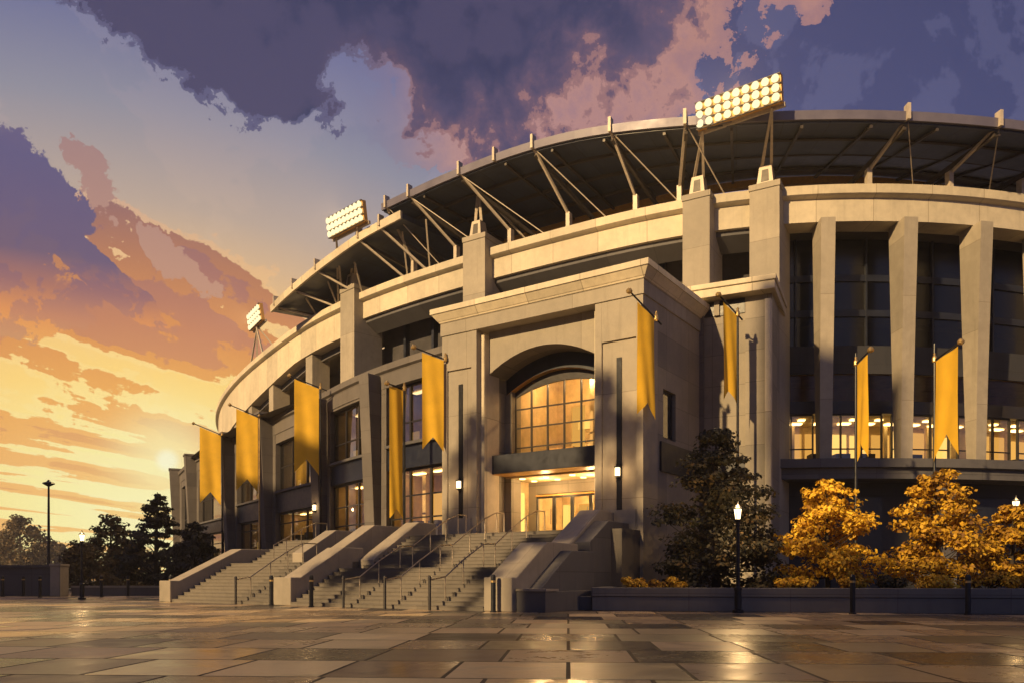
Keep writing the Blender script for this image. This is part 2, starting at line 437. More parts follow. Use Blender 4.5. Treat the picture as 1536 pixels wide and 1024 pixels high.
# terrace windows: one per column bay
colS = [-.45-4.12*i for i in range(13)]
def terrace_window(s0, s1):
    f = MB()
    cbox(f, s0, s1, -1.95, -1.8, 7.2, 7.34, 'frame'); cbox(f, s0, s1, -1.93, -1.82, 8.05, 8.11, 'frame'); cbox(f, s0, s1, -1.95, -1.8, 9.85, 9.95, 'frame')
    n = 3 if s1-s0 > 2.5 else 2
    for i in range(n+1):
        s = s0+(s1-s0)*i/n; cbox(f, s-.035, s+.035, -1.95, -1.8, 7.34, 9.85, 'frame')
    w = f.build('window', stadium)
    p = MB(); strip(p, s0, s1, [(-1.87, 7.34), (-1.87, 9.85)], 'glassclear', closed=False); p.build('pane', w)
terrace_window(-.35, 2.1)
for i in range(8): terrace_window(colS[i+1]+.3, colS[i]-.3)
# --- terrace slab ledge
mb = MB()
strip(mb, -60, 2.6, [(-7.6, 6.2), (.55, 6.2), (.55, 6.72), (.8, 6.76), (.8, 7.2), (-7.6, 7.2)], 'base')
mb.build('terrace_ledge', stadium)
# --- lower wall with buttresses
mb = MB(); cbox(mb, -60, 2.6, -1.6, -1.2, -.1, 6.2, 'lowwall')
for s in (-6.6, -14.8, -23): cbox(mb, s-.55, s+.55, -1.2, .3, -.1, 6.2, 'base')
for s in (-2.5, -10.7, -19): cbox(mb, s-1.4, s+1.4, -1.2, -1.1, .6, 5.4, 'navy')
mb.build('lower_wall', stadium)
# --- tapered fin columns
for s in colS:
    mb = MB(); w0, w1 = .30, .36
    t = Cs(s)[2]; q = lambda ds, o, z: C(s, o, z)+Vector((-math.cos(t)*ds, math.sin(t)*ds, 0))
    zs = [7.2, 11, 15, 19.45]; oo = [.12, .22, .36, .55]; ob_ = [-.55, -.7, -.85, -1.0]
    for i in range(3):
        ws = [w0+(w1-w0)*k/3 for k in (i, i+1)]
        c = []
        for kz in (0, 1):
            z, o, w, b_ = zs[i+kz], oo[i+kz], ws[kz], ob_[i+kz]
            c += [q(w, o, z), q(-w, o, z), q(-w, b_, z), q(w, b_, z)]
        for idx in ((0, 1, 5, 4), (1, 2, 6, 5), (2, 3, 7, 6), (3, 0, 4, 7)): mb.face([c[j] for j in idx], 'pier')
        if i == 2: mb.face(c[4:], 'pier')
    mb.build('column', stadium, merge=True)

# --- pylons, aligned to the entrance
def pylon(s, o, wid, dep, z0, z1, ang=None):
    t = Cs(s)[2] if ang is None else R(ang)
    e1 = Vector((math.cos(t), -math.sin(t), 0)); e2 = Vector((-math.sin(t), -math.cos(t), 0))
    c0 = C(s, o, 0)
    fn = lambda x, y, z: c0+e1*x-e2*y+Vector((0, 0, z))
    mb = MB()
    mb.box(-wid/2, wid/2, 0, dep, z0, z1-.32, 'pier', fn)
    mb.box(-wid/2-.04, wid/2+.04, -.04, dep, z1-.30, z1, 'pier', fn)
    mb.box(-wid/2+.03, wid/2-.03, .03, dep-.1, z1-.32, z1-.30, 'darkbeam', fn)
    mb.build('pylon', stadium, bevel=.03)
    # pedestal + A frame on the top
    m2 = MB()
    top = fn(0, .42, z1)
    pf = lambda x, y, z: top+e1*x-e2*y+Vector((0, 0, z))
    m2.hexa([pf(-.42, -.3, 0), pf(.42, -.3, 0), pf(.42, .5, 0), pf(-.42, .5, 0), pf(-.3, -.2, .95), pf(.3, -.2, .95), pf(.3, .4, .95), pf(-.3, .4, .95)], 'strut')
    m2.hexa([pf(-.2, -.30, .12), pf(.2, -.30, .12), pf(.2, -.1, .12), pf(-.2, -.1, .12), pf(-.16, -.235, .75), pf(.16, -.235, .75), pf(.16, -.1, .75), pf(-.16, -.1, .75)], 'darkbeam')
    m2.build('pedestal', stadium)
    return pf
pA = pylon(2.65, .75, 1.5, 2.6, -.1, 21.32, 30)
pB = pylon(5.95, .75, 1.45, 2.4, 9.0, 21.25, 30)
pC = pylon(19.6, .85, 1.65, 2.4, 9.0, 22.0, 33)
pD = pylon(31.8, .75, 1.75, 2.4, 12.9, 21.75)
# free mast on pylon C
mb = MB()
for x in (-.22, .22): mb.bar(pC(x, .05, .95), pC(.0, .05, 3.15), .16, 'strut')
mb.hexa([pC(-.1, -.05, 3.05), pC(.1, -.05, 3.05), pC(.1, .2, 3.05), pC(-.1, .2, 3.05), pC(-.22, -.12, 3.5), pC(.22, -.12, 3.5), pC(.22, .25, 3.5), pC(-.22, .25, 3.5)], 'strut')
mb.bar(pC(.1, .1, 2.9), C(17.2, -2.4, 21.6), .1, 'strut')
mb.build('mast', stadium)

# --- glass / recess between pylons behind the entrance (s 2..31)
mb = MB()
strip(mb, 2.0, 32, [(-2.6, 12.5), (-2.6, 19.6)], 'roomdark', closed=False)
strip(mb, 2.0, 32, [(-1.2, 18.6), (-.25, 19.2), (-.25, 19.5), (-1.4, 19.5)], 'base')
strip(mb, 6.5, 19, [(-2.6, 14.8), (-1.6, 14.8), (-1.6, 15.9), (-2.6, 15.9)], 'navy')
strip(mb, 20.3, 31.2, [(-2.6, 15.2), (-1.7, 15.2), (-1.7, 16.4), (-2.6, 16.4)], 'roomgrey')
for s in (8.5, 11.5, 14.5, 17.5, 23, 26, 29): cbox(mb, s-.12, s+.12, -2.6, -2.2, 12.5, 19.2, 'navy')
cbox(mb, 3.3, 5.2, -.9, -.4, 19.3, 20.55, 'pier')
mb.build('upper_recess', stadium)
# --- left gallery: square piers, back wall, glimpses of lit rooms
mb = MB()
strip(mb, 31.5, 100, [(-4.2, 12.5), (-4.2, 18.9)], 'roomgrey', closed=False)
strip(mb, 31.5, 100, [(-4.2, 13.2), (4.2, 13.2)], 'base', closed=False)
strip(mb, 31.5, 100, [(-4.2, lambda s: zband(s)+.3), (-1.2, lambda s: zband(s)+.3)], 'roomdark', closed=False)
strip(mb, 33, 100, [(-1.3, lambda s: zband(s)-.5), (-.9, lambda s: zband(s)-.5), (-.9, zband), (-1.3, zband)], 'base')
for s0, s1, z0, z1, k in ((34.5, 38.5, 13.3, 16.3, 'room'), (40, 46.5, 13.3, 16.8, 'room'), (43, 45.5, 13.4, 15.0, 'litdim'), (49, 54, 13.3, 16.6, 'room'), (51, 52.5, 13.5, 15.2, 'litdim'), (57, 61, 13.3, 16.0, 'room')):
    cbox(mb, s0, s1, -4.2, -4.1 if k != 'litdim' else -4.05, z0, z1, k)
mb.build('gallery_interior', stadium)
for s in (39.3, 48.6, 55.8, 62.8, 69.8, 77):
    mb = MB(); t = Cs(s)[2]; e1 = Vector((math.cos(t), -math.sin(t), 0)); e2 = Vector((math.sin(t), math.cos(t), 0)); c0 = C(s, -.12, 0)
    fn = lambda x, y, z: c0+e1*x+e2*y+Vector((0, 0, z))
    mb.box(-.62, .62, 0, 1.5, 13.2, zband(s)+.1, 'pier', fn); mb.build('gallery_pier', stadium, bevel=.03)

# --- roof canopy
FS = [-60, -10, -5, 2, 6.3, 9.8, 14, 19.3, 25.6]; FZ = [23.6, 23.4, 23.45, 23.75, 24.2, 24.85, 25.3, 25.25, 24.95]
def zf(s): return sum(interp(s+j*.6, FS, FZ) for j in range(-4, 5))/9
GS = [24, 27.5, 31, 35, 40.2]; GZ = [24.1, 23.85, 23.35, 22.8, 22.2]
def zg(s): return interp(s, GS, GZ)
mb = MB()
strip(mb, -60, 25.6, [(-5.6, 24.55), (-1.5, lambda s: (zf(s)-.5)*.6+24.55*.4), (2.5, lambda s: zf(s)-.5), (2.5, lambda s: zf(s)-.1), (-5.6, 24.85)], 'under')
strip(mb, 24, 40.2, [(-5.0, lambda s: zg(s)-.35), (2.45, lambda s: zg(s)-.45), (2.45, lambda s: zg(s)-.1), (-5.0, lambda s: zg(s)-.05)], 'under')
roof = mb.build('roof_canopy', stadium)
mb = MB()
strip(mb, -60, 25.65, [(2.5, lambda s: zf(s)-.42), (2.66, lambda s: zf(s)-.42), (2.70, zf), (2.5, zf)], 'fascia'); mb.build('canopy_fascia', stadium)
mb = MB()
strip(mb, 24, 40.25, [(2.45, lambda s: zg(s)-.5), (2.6, lambda s: zg(s)-.5), (2.64, zg), (2.45, zg)], 'band'); mb.build('canopy_fascia', stadium)
mb = MB()
strip(mb, -60, 25.6, [(-5.9, 24.1), (-5.5, 24.1), (-5.5, 24.5), (-5.9, 24.5)], 'amberbeam'); mb.build('ring_beam', stadium)  # ochre colour stands in for warm light falling on the beam
mb = MB()   # purlins under the roof
for o, dz in ((-3.8, .0), (-1.6, 0), (.6, 0)):
    zz = lambda s, o=o: (zf(s)-.5)*(o+5.6)/8.1+24.55*(1-(o+5.6)/8.1)-.16
    strip(mb, -60, 25.5, [(o-.07, zz), (o+.07, zz), (o+.07, lambda s: zz(s)+.2), (o-.07, lambda s: zz(s)+.2)], 'darkbeam', step=2)
for i in range(22):
    s = 24-i*3.0+1.2
    mb.bar(C(s, 2.4, zf(s)-.62), C(s-.0, -5.5, 24.42), .14, 'darkbeam')
mb.build('purlins', stadium)
capsA = [25.2, 23.2, 19.25, 16.75, 14.25, 9.75, 6.2, -3.3, -7.6, -12, -16.5, -21, -26]
strutA = {25.2: 25.4, 23.2: 21.6, 19.25: 17.4, 14.25: 13.4, 9.75: 9.3, 6.2: 6.9, -3.3: -2.6, -7.6: -6.9, -12: -11.2, -16.5: -15.6, -21: -20, -26: -25}
for s in capsA:
    mb = MB(); z = zf(s)
    cbox(mb, s-.07, s+.07, 2.45, 2.84, z-.42, z+.34, 'strut'); mb.build('roof_bracket', stadium)
for s, sb in strutA.items():
    mb = MB(); z = zf(s)
    f0 = C(sb, .12, ZL)
    mb.bar(C(s, 2.62, z-.3), C(sb, .12, ZL+.75), .14, 'strut', .12)
    cbox(mb, sb-.12, sb+.12, -.1, .25, ZL, ZL+.85, 'strut')
    mb.build('roof_strut', stadium)
    mb = MB()
    d = 1 if s > 8 else -1
    mb.bar(C(s, 2.4, z-.62), C(sb-.9*d, -3.8, ZL+.5), .16, 'darkbeam', .22)
    mb.bar(C(s-.1, 2.5, z-.45), C(sb-2.3, .1, ZL+.1), .05, 'strut')
    mb.build('roof_brace', stadium)
for s in (39.4, 36.2, 32.9, 28.0, 25.9):
    z = zg(s); mb = MB(); cbox(mb, s-.07, s+.07, 2.3, 2.72, z-.3, z+.42, 'strut'); mb.build('roof_bracket', stadium)
    mb = MB(); mb.bar(C(s, 2.5, z-.4), C(s-1.7, .05, ZL-.05), .13, 'strut'); mb.build('roof_strut', stadium)
    mb = MB(); mb.bar(C(s, 2.3, z-.5), C(s-2.3, -3.4, ZL), .2, 'darkbeam'); mb.bar(C(s-2.9, 1.4, z-.3), C(s-1.9, .0, ZL), .1, 'strut'); mb.build('roof_brace', stadium)

# --- podium wing
PT = 13.2
mb = MB()
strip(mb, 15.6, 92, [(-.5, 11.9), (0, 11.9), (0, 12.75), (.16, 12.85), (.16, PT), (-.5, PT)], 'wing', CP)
strip(mb, 15.6, 92, [(-.5, 13.0), (lambda s: -Po(s)-1.5, 13.0)], 'base', CP, closed=False)
bays = [  # s0, s1, upper window (z0,z1), lower (z0,z1)
    (16.2, 21.4, 8.6, 11.9, 3.3, 7.2), (23.1, 28.3, 8.45, 11.75, 3.3, 7.05), (30.1, 38.2, 7.6, 11.2, 3.3, 6.0),
    (40.4, 48.2, 7.4, 11.0, 3.3, 5.8), (50.4, 62, 6.6, 11.0, 2.0, 5.4), (64.8, 73, 4, 11.2, 0, 0), (77, 88, 4, 11.2, 0, 0)]
lastz = 15.6
walls = MB()
for s0, s1, a0, a1, l0, l1 in bays:
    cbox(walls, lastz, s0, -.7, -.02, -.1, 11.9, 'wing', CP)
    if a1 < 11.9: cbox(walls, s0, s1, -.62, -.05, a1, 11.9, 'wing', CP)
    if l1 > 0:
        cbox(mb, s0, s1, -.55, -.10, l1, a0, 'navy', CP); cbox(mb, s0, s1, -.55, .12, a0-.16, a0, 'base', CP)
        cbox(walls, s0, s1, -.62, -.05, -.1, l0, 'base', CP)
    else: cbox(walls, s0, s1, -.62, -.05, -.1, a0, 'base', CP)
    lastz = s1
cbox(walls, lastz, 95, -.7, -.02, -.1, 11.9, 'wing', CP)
mb.build('wing_parapet', stadium); walls.build('wing_wall', stadium)
rr = random.Random(11)
def wing_window(s0, s1, z0, z1, lit, cols, rows):
    f = MB(); o0, o1 = -.5, -.38
    cbox(f, s0, s1, o0, o1, z0, z0+.12, 'frame', CP); cbox(f, s0, s1, o0, o1, z1-.12, z1, 'frame', CP)
    for i in range(cols+1):
        s = s0+.06+(s1-s0-.12)*i/cols; cbox(f, s-.06, s+.06, o0, o1+.02, z0+.12, z1-.12, 'frame', CP)
    for j in rows: cbox(f, s0, s1, o0+.02, o1-.02, z0+(z1-z0)*j-.04, z0+(z1-z0)*j+.04, 'frame', CP)
    w = f.build('window', stadium)
    p = MB(); strip(p, s0, s1, [(-.45, z0), (-.45, z1)], 'glassclear' if lit > 1 else 'glassdark', CP, closed=False); p.build('pane', w)
    r = MB(); d = -3.6
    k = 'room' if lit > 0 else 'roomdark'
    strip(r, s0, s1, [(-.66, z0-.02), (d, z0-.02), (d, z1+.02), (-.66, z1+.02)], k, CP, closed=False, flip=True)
    r.face([CP(s0, -.66, z0), CP(s0, d, z0), CP(s0, d, z1), CP(s0, -.66, z1)], k); r.face([CP(s1, -.66, z0), CP(s1, d, z0), CP(s1, d, z1), CP(s1, -.66, z1)], k)
    n = int((s1-s0)/1.7)
    for i in range(n):
        s = s0+(i+.5)*(s1-s0)/n
        if lit > 0:
            cbox(r, s-.5, s+.4, -2.1, -1.75, z1-.08, z1-.03, 'ceil', CP)
            if lit > 1 and rr.random() < .8: cbox(r, s-.55, s+.45, d, d+.05, z0+.3+rr.random(), z1-.5-rr.random()*.8, rr.choice(['litwall', 'litdim', 'litdim']), CP)
            if rr.random() < .5: cbox(r, s-.2, s+.1, -2.6, -2.3, z0, z1, 'roomgrey' if lit == 1 else 'room', CP)
            if lit > 1: cbox(r, s-.5, s+.3, -1.9, -1.3, z0, z0+.9+rr.random()*.4, 'roomdark', CP)
        if lit == 1 and rr.random() < .8: cbox(r, s-.5, s+.1, -1.5, -1.45, z0+.1, z0+.9, 'litdim', CP)
    r.build('room', w)
for i, (s0, s1, a0, a1, l0, l1) in enumerate(bays):
    if l1 > 0:
        wing_window(s0, s1, a0, a1, 1 if i < 4 else 0, 3, (.5,) if i > 1 else (.36,))
        wing_window(s0, s1, l0, l1, 2 if i < 3 else (1 if i == 3 else 0), 3, (.62, .3) if i < 2 else (.7,))
    else: wing_window(s0, s1, a0, a1, 0, 4, (.5,))
for s, w in ((22.3, .8), (29.2, .85), (39.3, 1.0), (49.4, 1.1), (63.6, 1.2), (75.6, 1.3)):
    mb = MB(); t = Cs(s)[2]; e1 = Vector((math.cos(t), -math.sin(t), 0)); e2 = Vector((-math.sin(t), -math.cos(t), 0)); c0 = CP(s, 0, 0)
    fn = lambda x, y, z: c0+e1*x+e2*y+Vector((0, 0, z))
    zt = 12.7 if s < 35 else 13.45
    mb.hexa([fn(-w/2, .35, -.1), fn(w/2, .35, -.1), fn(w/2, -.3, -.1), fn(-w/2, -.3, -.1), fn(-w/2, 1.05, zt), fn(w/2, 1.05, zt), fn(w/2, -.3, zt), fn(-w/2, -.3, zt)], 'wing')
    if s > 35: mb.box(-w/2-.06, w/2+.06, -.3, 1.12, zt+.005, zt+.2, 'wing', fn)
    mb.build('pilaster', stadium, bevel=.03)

# --- entrance block
FB = 8.5; AL, AR = -9.5, 1.45; OL, OR = -7.36, -.85
mb = MB()
# body: left pier, right pier, recess wall with arch, back and side walls, roof
def pier(a0, a1, strip_a):
    p = MB(); q = .12
    d0, d1 = strip_a
    # front leaf: outer frame proud, inner panel set back, dark slot in the panel
    p.box(a0, a1, FB+.18, FB+1.5, -.1, 13.2, 'pier', W)
    p.box(a0, a0+.32, FB, FB+.178, -.1, 13.2, 'pier', W); p.box(a1-.32, a1, FB, FB+.178, -.1, 13.2, 'pier', W)
    p.box(a0+.325, a1-.325, FB+.002, FB+.178, 11.45, 13.2, 'pier', W); p.box(a0+.325, a1-.325, FB-.04, FB+.178, -.1, 4.1, 'pier', W)
    p.box(a0+.325, d0, FB+.10, FB+.178, 4.1, 11.45, 'pier', W); p.box(d1, a1-.325, FB+.10, FB+.178, 4.1, 11.45, 'pier', W)
    p.box(d0+.002, d1-.002, FB+.05, FB+.176, 4.12, 10.7, 'black', W); p.box(d0, d1, FB+.10, FB+.178, 10.71, 11.45, 'pier', W)
    return p.build('entrance_pier', stadium)
pier(AL, OL, (AL+1.0, AL+1.24)); pier(OR, AR, (OR+1.02, OR+1.26))
for a in (OL, OR-.22):
    mb = MB(); mb.box(a, a+.22, FB+.35, FB+1.6, 3.2, 13.0, 'band', W); mb.build('entrance_jamb', stadium)
# recess wall with segmental arch
B1 = FB+.75
mb = MB(); nseg = 24; zs0, rise = 11.15, .95
half = (OR-OL)/2-.22; ac = (OL+OR)/2
arc = lambda i: (ac-half+2*half*i/nseg, zs0+rise*(1-((2*i/nseg-1)**2)))
for i in range(nseg):
    (x0, z0), (x1, z1) = arc(i), arc(i+1)
    mb.face([W(x0, B1, z0), W(x1, B1, z1), W(x1, B1, 13.2), W(x0, B1, 13.2)], 'pier')
    mb.face([W(x0, B1, z0), W(x0, B1+1.5, z0), W(x1, B1+1.5, z1), W(x1, B1, z1)], 'stone')
    # inner navy arch band
    mb.face([W(x0, B1+1.5, z0-.75), W(x1, B1+1.5, z1-.75), W(x1, B1+1.5, z1+.02), W(x0, B1+1.5, z0+.02)], 'navy')
    mb.face([W(x0, B1+1.5, z0-.75), W(x0, B1+2.1, z0-.75), W(x1, B1+2.1, z1-.75), W(x1, B1+1.5, z1-.75)], 'amberbeam')
mb.build('entrance_arch', stadium)
mb = MB()   # inner jambs either side of the arched window, thickness of the wall, roof, side and back walls
mb.box(OL+.1, OL+.5, B1+1.52, B1+2.4, 3.2, 11.2, 'stone', W); mb.box(OR-.3, OR-.1, B1+1.52, B1+2.4, 3.2, 11.2, 'stone', W)
mb.box(AL, OL+.1, FB+1.5, 19, -.1, 13.2, 'stone', W)
mb.box(OR-.1, AR-.3, FB+1.5, 17.5, -.1, 13.2, 'stone', W)
mb.box(AL, AR, FB+.2, 18, 13.201, 14.0, 'stone', W)
mb.build('entrance_walls', stadium)
# right flank wall with window and navy band
mb = MB()
mb.box(AR-.3, AR, FB+1.5, 10.6, -.1, 13.2, 'stone', W); mb.box(AR-.3, AR, 12.0, 16.5, -.1, 13.2, 'stone', W)
mb.box(AR-.3, AR, 10.6, 12.0, 9.6, 13.2, 'stone', W); mb.box(AR-.3, AR, 10.6, 12.0, -.1, 7.4, 'stone', W)
mb.box(AR, AR+.1, 10.2, 16, 5.9, 7.2, 'navy', W)
mb.box(AR-.35, AR-.3, 10.6, 12.0, 7.4, 9.6, 'black', W)
mb.build('flank_wall', stadium)
mb = MB()
mb.box(AR-.24, AR-.16, 10.6, 10.72, 7.4, 9.6, 'frame', W); mb.box(AR-.24, AR-.16, 11.88, 12.0, 7.4, 9.6, 'frame', W)
mb.box(AR-.24, AR-.16, 10.72, 11.88, 9.48, 9.6, 'frame', W); mb.box(AR-.24, AR-.16, 10.72, 11.88, 7.4, 7.52, 'frame', W)
w = mb.build('window', stadium)
p = MB(); p.face([W(AR-.2, 10.72, 7.52), W(AR-.2, 11.88, 7.52), W(AR-.2, 11.88, 9.48), W(AR-.2, 10.72, 9.48)], 'glassdark'); p.build('pane', w)
# cornice and frieze
mb = MB()
def ring(o, z0, z1, k, o2=None):
    o2 = o if o2 is None else o2
    b0 = [W(AL-o, FB-o, z0), W(AR+o, FB-o, z0), W(AR+o, 16.4, z0), W(AL-o, 16.4, z0)]
    t0 = [W(AL-o2, FB-o2, z1), W(AR+o2, FB-o2, z1), W(AR+o2, 16.4, z1), W(AL-o2, 16.4, z1)]
    mb.hexa(b0+t0, k)
ring(.06, 13.2, 13.84, 'pier'); ring(.10, 13.842, 13.92, 'band', .14); ring(.16, 13.922, 14.24, 'band', .40); ring(.44, 14.242, 14.5, 'band')
mb.build('cornice', stadium)
# lintel
mb = MB(); mb.box(OL-.05, OR+.0, B1+.25, B1+1.45, 6.3, 7.2, 'navy', W); mb.box(OL+.2, OR-.02, B1+.3, B1+1.4, 6.26, 6.298, 'amberbeam', W)
mb.build('lintel', stadium)
# arched window
BW = B1+1.95; wa0, wa1 = OL+.5, OR-.3
hw = (wa1-wa0)/2; wc = (wa0+wa1)/2
top = lambda x: 10.4+.55*(1-((x-wc)/hw)**2)
f = MB()
ncol = 6
for i in range(ncol+1):
    x = wa0+(wa1-wa0)*i/ncol; z1 = top(x)
    f.box(x-.032, x+.032, BW-.06, BW+.06, 7.2, max(7.4, z1), 'frame', W)
for z in (7.75, 8.75, 9.7):
    f.box(wa0, wa1, BW-.045, BW+.045, z-.03, z+.03, 'frame', W)
for i in range(20):
    x0, x1 = wa0+(wa1-wa0)*i/20, wa0+(wa1-wa0)*(i+1)/20
    c = [W(x0, BW-.07, top(x0)-.1), W(x1, BW-.07, top(x1)-.1), W(x1, BW+.07, top(x1)-.1), W(x0, BW+.07, top(x0)-.1)]
    f.hexa(c+[p+Vector((0, 0, .9)) for p in c], 'frame')
win = f.build('arched_window', stadium)
p = MB()
p.face([W(wa0, BW, 7.2), W(wa1, BW, 7.2)]+[W(wa1-(wa1-wa0)*i/20, BW, top(wa1-(wa1-wa0)*i/20)) for i in range(21)], 'glassclear'); p.build('pane', win)
r = MB()   # upper hall behind the arched window
r.box(wa0-.3, wa1+2, BW+4.6, BW+4.7, 7, 12.2, 'room', W); r.box(wa0-.4, wa0-.3, BW+.3, BW+4.6, 7, 12.2, 'room', W); r.box(wa1+2, wa1+2.1, BW+.5, BW+4.6, 7, 12.2, 'room', W)
r.box(wa0-.3, wa1+2, BW+.5, BW+4.6, 12.2, 12.3, 'room', W); r.box(wa0-.3, wa1+2, BW+.2, BW+4.6, 7.0, 7.18, 'roomgrey', W)
for x, z0, z1, w_, k in ((-5.0, 9.3, 9.8, 1.6, 'litwall'), (-3.1, 8.2, 10.3, 1.2, 'litwall'), (-2.0, 8.6, 9.9, .9, 'litwall'), (-4.4, 8.2, 9.0, .9, 'litdim'), (-5.8, 8.2, 10.6, .8, 'litdim'), (-1.0, 8.1, 10.6, 1.2, 'litwall'), (.2, 8.1, 10.6, .9, 'litdim')):
    r.box(x-w_/2, x+w_/2, BW+4.52, BW+4.6, z0, z1, k, W)
for x in (-6.2, -4.9, -3.6, -2.3, -1.0, .3):
    for y in (1.4, 3.2): r.box(x-.45, x+.45, BW+y, BW+y+.14, 12.12, 12.19, 'ceil', W)
r.box(-3.9, -3.6, BW+2.4, BW+2.7, 7.2, 12.2, 'room', W); r.box(-2.9, -1.7, BW+1.4, BW+2.0, 7.2, 8.1, 'roomdark', W); r.box(-5.6, -4.2, BW+1.2, BW+1.6, 7.2, 7.8, 'amberbeam', W)
r.build('upper_hall', stadium)
# porch and doors
BD = FB+4.4
mb = MB()
mb.box(OL+.2, OR-.1, B1+1.45, BD+3.5, 6.18, 6.26, 'room', W)
mb.box(OL+.1, OL+.2, FB+2.6, BD+3.5, 3.2, 6.2, 'room', W)
mb.box(OR-.2, OR-.1, FB+2.0, BD+3.5, 3.2, 6.2, 'room', W)
mb.box(OL+.2, OL+.66, BD-.05, BD+.3, 3.2, 6.18, 'stone', W); mb.box(OR-.45, OR-.2, BD-.05, BD+.3, 3.2, 6.18, 'stone', W)
mb.box(OL+.66, OR-.45, BD-.02, BD+.3, 5.55, 6.18, 'stone', W); mb.box(OL+.66, OR-.45, BD-.1, BD+.3, 5.42, 5.5, 'amberbeam', W)
mb.box(OL+.2, OR-.2, BD+3.4, BD+3.5, 3.2, 6.2, 'room', W)
mb.box(OL+.2, OL+.24, FB+2.9, FB+3.9, 3.4, 5.6, 'litwall', W)
for x, w_, k in ((-6.7, .7, 'litwall'), (-5.6, .9, 'litdim'), (-4.5, 1.1, 'litwall'), (-3.4, .7, 'litdim'), (-2.4, 1.3, 'litwall'), (-1.3, .5, 'litwall')): mb.box(x-w_/2, x+w_/2, BD+3.33, BD+3.4, 3.4, 5.2+.2*(x % 1), k, W)
mb.build('porch', stadium)
for x in (-6.4, -5.0, -3.5, -2.0):
    for y in (2.6, 3.7):
        d = MB(); c = W(x, FB+y, 6.15)
        d.lathe(c, [(.15, -.01), (.15, .028)], 'ceil', 14); d.build('downlight', stadium)
for x in (-5.0, -3.2, -1.6):
    d = MB(); c = W(x, BD+1.6, 6.15); d.lathe(c, [(.22, -.01), (.22, .028)], 'ceil', 14); d.build('downlight', stadium)
da0, da1 = OL+.66, OR-.45; nd = 5; dw = (da1-da0)/nd
for i in range(nd):
    x0, x1 = da0+i*dw, da0+(i+1)*dw
    f = MB()
    f.box(x0+.01, x0+.09, BD-.03, BD+.05, 3.2, 5.42, 'frame', W); f.box(x1-.09, x1-.01, BD-.03, BD+.05, 3.2, 5.42, 'frame', W)
    f.box(x0+.09, x1-.09, BD-.03, BD+.05, 5.32, 5.42, 'frame', W); f.box(x0+.09, x1-.09, BD-.03, BD+.05, 3.2, 3.38, 'frame', W)
    d = f.build('entrance_door', stadium)
    p = MB(); p.face([W(x0+.09, BD, 3.38), W(x1-.09, BD, 3.38), W(x1-.09, BD, 5.32), W(x0+.09, BD, 5.32)], 'glassclear'); p.build('pane', d)
    hnd = MB(); hx = x1-.16 if i % 2 == 0 else x0+.16
    hnd.bar(W(hx, BD-.07, 3.95), W(hx, BD-.07, 4.75), .035, 'rail'); hnd.build('handle', d)
# --- annex between entrance block and bowl
mb = MB()
A0, A1 = Vector((8.35, 39.55, 0)), Vector((12.2, 37.75, 0)); eA = (A1-A0).normalized(); nA = Vector((-eA.y, eA.x, 0)); L = (A1-A0).length
fa = lambda x, y, z: A0+eA*x+nA*y+Vector((0, 0, z))
mb.box(0, L-.05, .45, 4.2, -.1, 14.65, 'stone', fa)
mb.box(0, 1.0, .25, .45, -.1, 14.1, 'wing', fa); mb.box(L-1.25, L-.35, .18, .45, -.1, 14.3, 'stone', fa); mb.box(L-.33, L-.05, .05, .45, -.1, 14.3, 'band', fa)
mb.box(1.0, L-1.25, .30, .45, 5.9, 6.9, 'navy', fa)
mb.box(.4, L-1.3, .4, .45, 13.9, 14.6, 'black', fa); mb.box(1.5, 1.75, .3, .45, 13.9, 14.6, 'stone', fa)
mb.build('annex_wall', stadium)
mb = MB(); mb.box(-.4, L+.15, -.25, 4.3, 14.652, 15.05, 'band', fa); mb.box(-.4, L+.22, -.33, 4.3, 15.055, 15.3, 'band', fa); mb.build('annex_roof', stadium, bevel=.03)

# ================================================================== TERRACE AND STAIRS
T, RZ = .30, .16
mb = MB()
mb.box(-10.8, 1.3, 6.8, 17, 0, 3.2, 'step', W)
for s0, s1 in ((15, 60),): strip(mb, s0, s1, [(.6, -.05), (.6, 0), (-1, 0), (-1, -.05)], 'step', CP)
mb.prism([(7.0, 0), (30, 0), (30, 3.2), (7.0, 3.2)], -19.3, -10.8, 'step', W)
mb.prism([(3.6, 0), (7.0, 0), (7.0, 1.92), (3.6, 1.92)], -19.3, -10.8, 'step', W)
tag(mb.build('terrace'), kind='structure')
def flight(mb, a0, a1, b0, z0, n, z_floor=0.0, t=T):
    for i in range(n):   # each step a solid tread block with a small nosing
        mb.box(a0, a1, b0+i*t, b0+(i+1)*t+(.0), z_floor, z0+(i+1)*RZ-.035, 'step', W)
        mb.box(a0, a1, b0+i*t-.025, b0+(i+1)*t-.025, z0+(i+1)*RZ-.033, z0+(i+1)*RZ, 'step', W)
stairs = tag(empty('entrance_staircase', W(-5.7, 0, 0)), 'wide central stone staircase climbing in two flights to the arched entrance', 'staircase')
mb = MB(); flight(mb, -10.79, -.71, 0, 0, 10); mb.build('lower_flight', stairs)
mb = MB(); mb.box(-10.79, -.71, 3.0, 3.8, 0, 1.6, 'step', W); mb.build('landing', stairs)
mb = MB(); flight(mb, -10.3, -.91, 3.8, 1.6, 10); mb.build('upper_flight', stairs)
def cheek(parent, prof, a0, a1, k='cheek', cap=True):
    mb = MB(); mb.prism(prof, a0, a1, k, W); return mb.build('cheek_wall', parent, bevel=.035)
cheek(stairs, [(0, 0), (4.3, 0), (4.3, 2.56), (3.07, 2.56), (.55, 1.2), (0, 1.2)], -11.9, -10.8)
cheek(stairs, [(3.95, 0), (8.5, 0), (8.5, 3.9), (7.2, 3.9), (4.31, 2.2), (4.0, 2.0)], -10.78, -9.9)
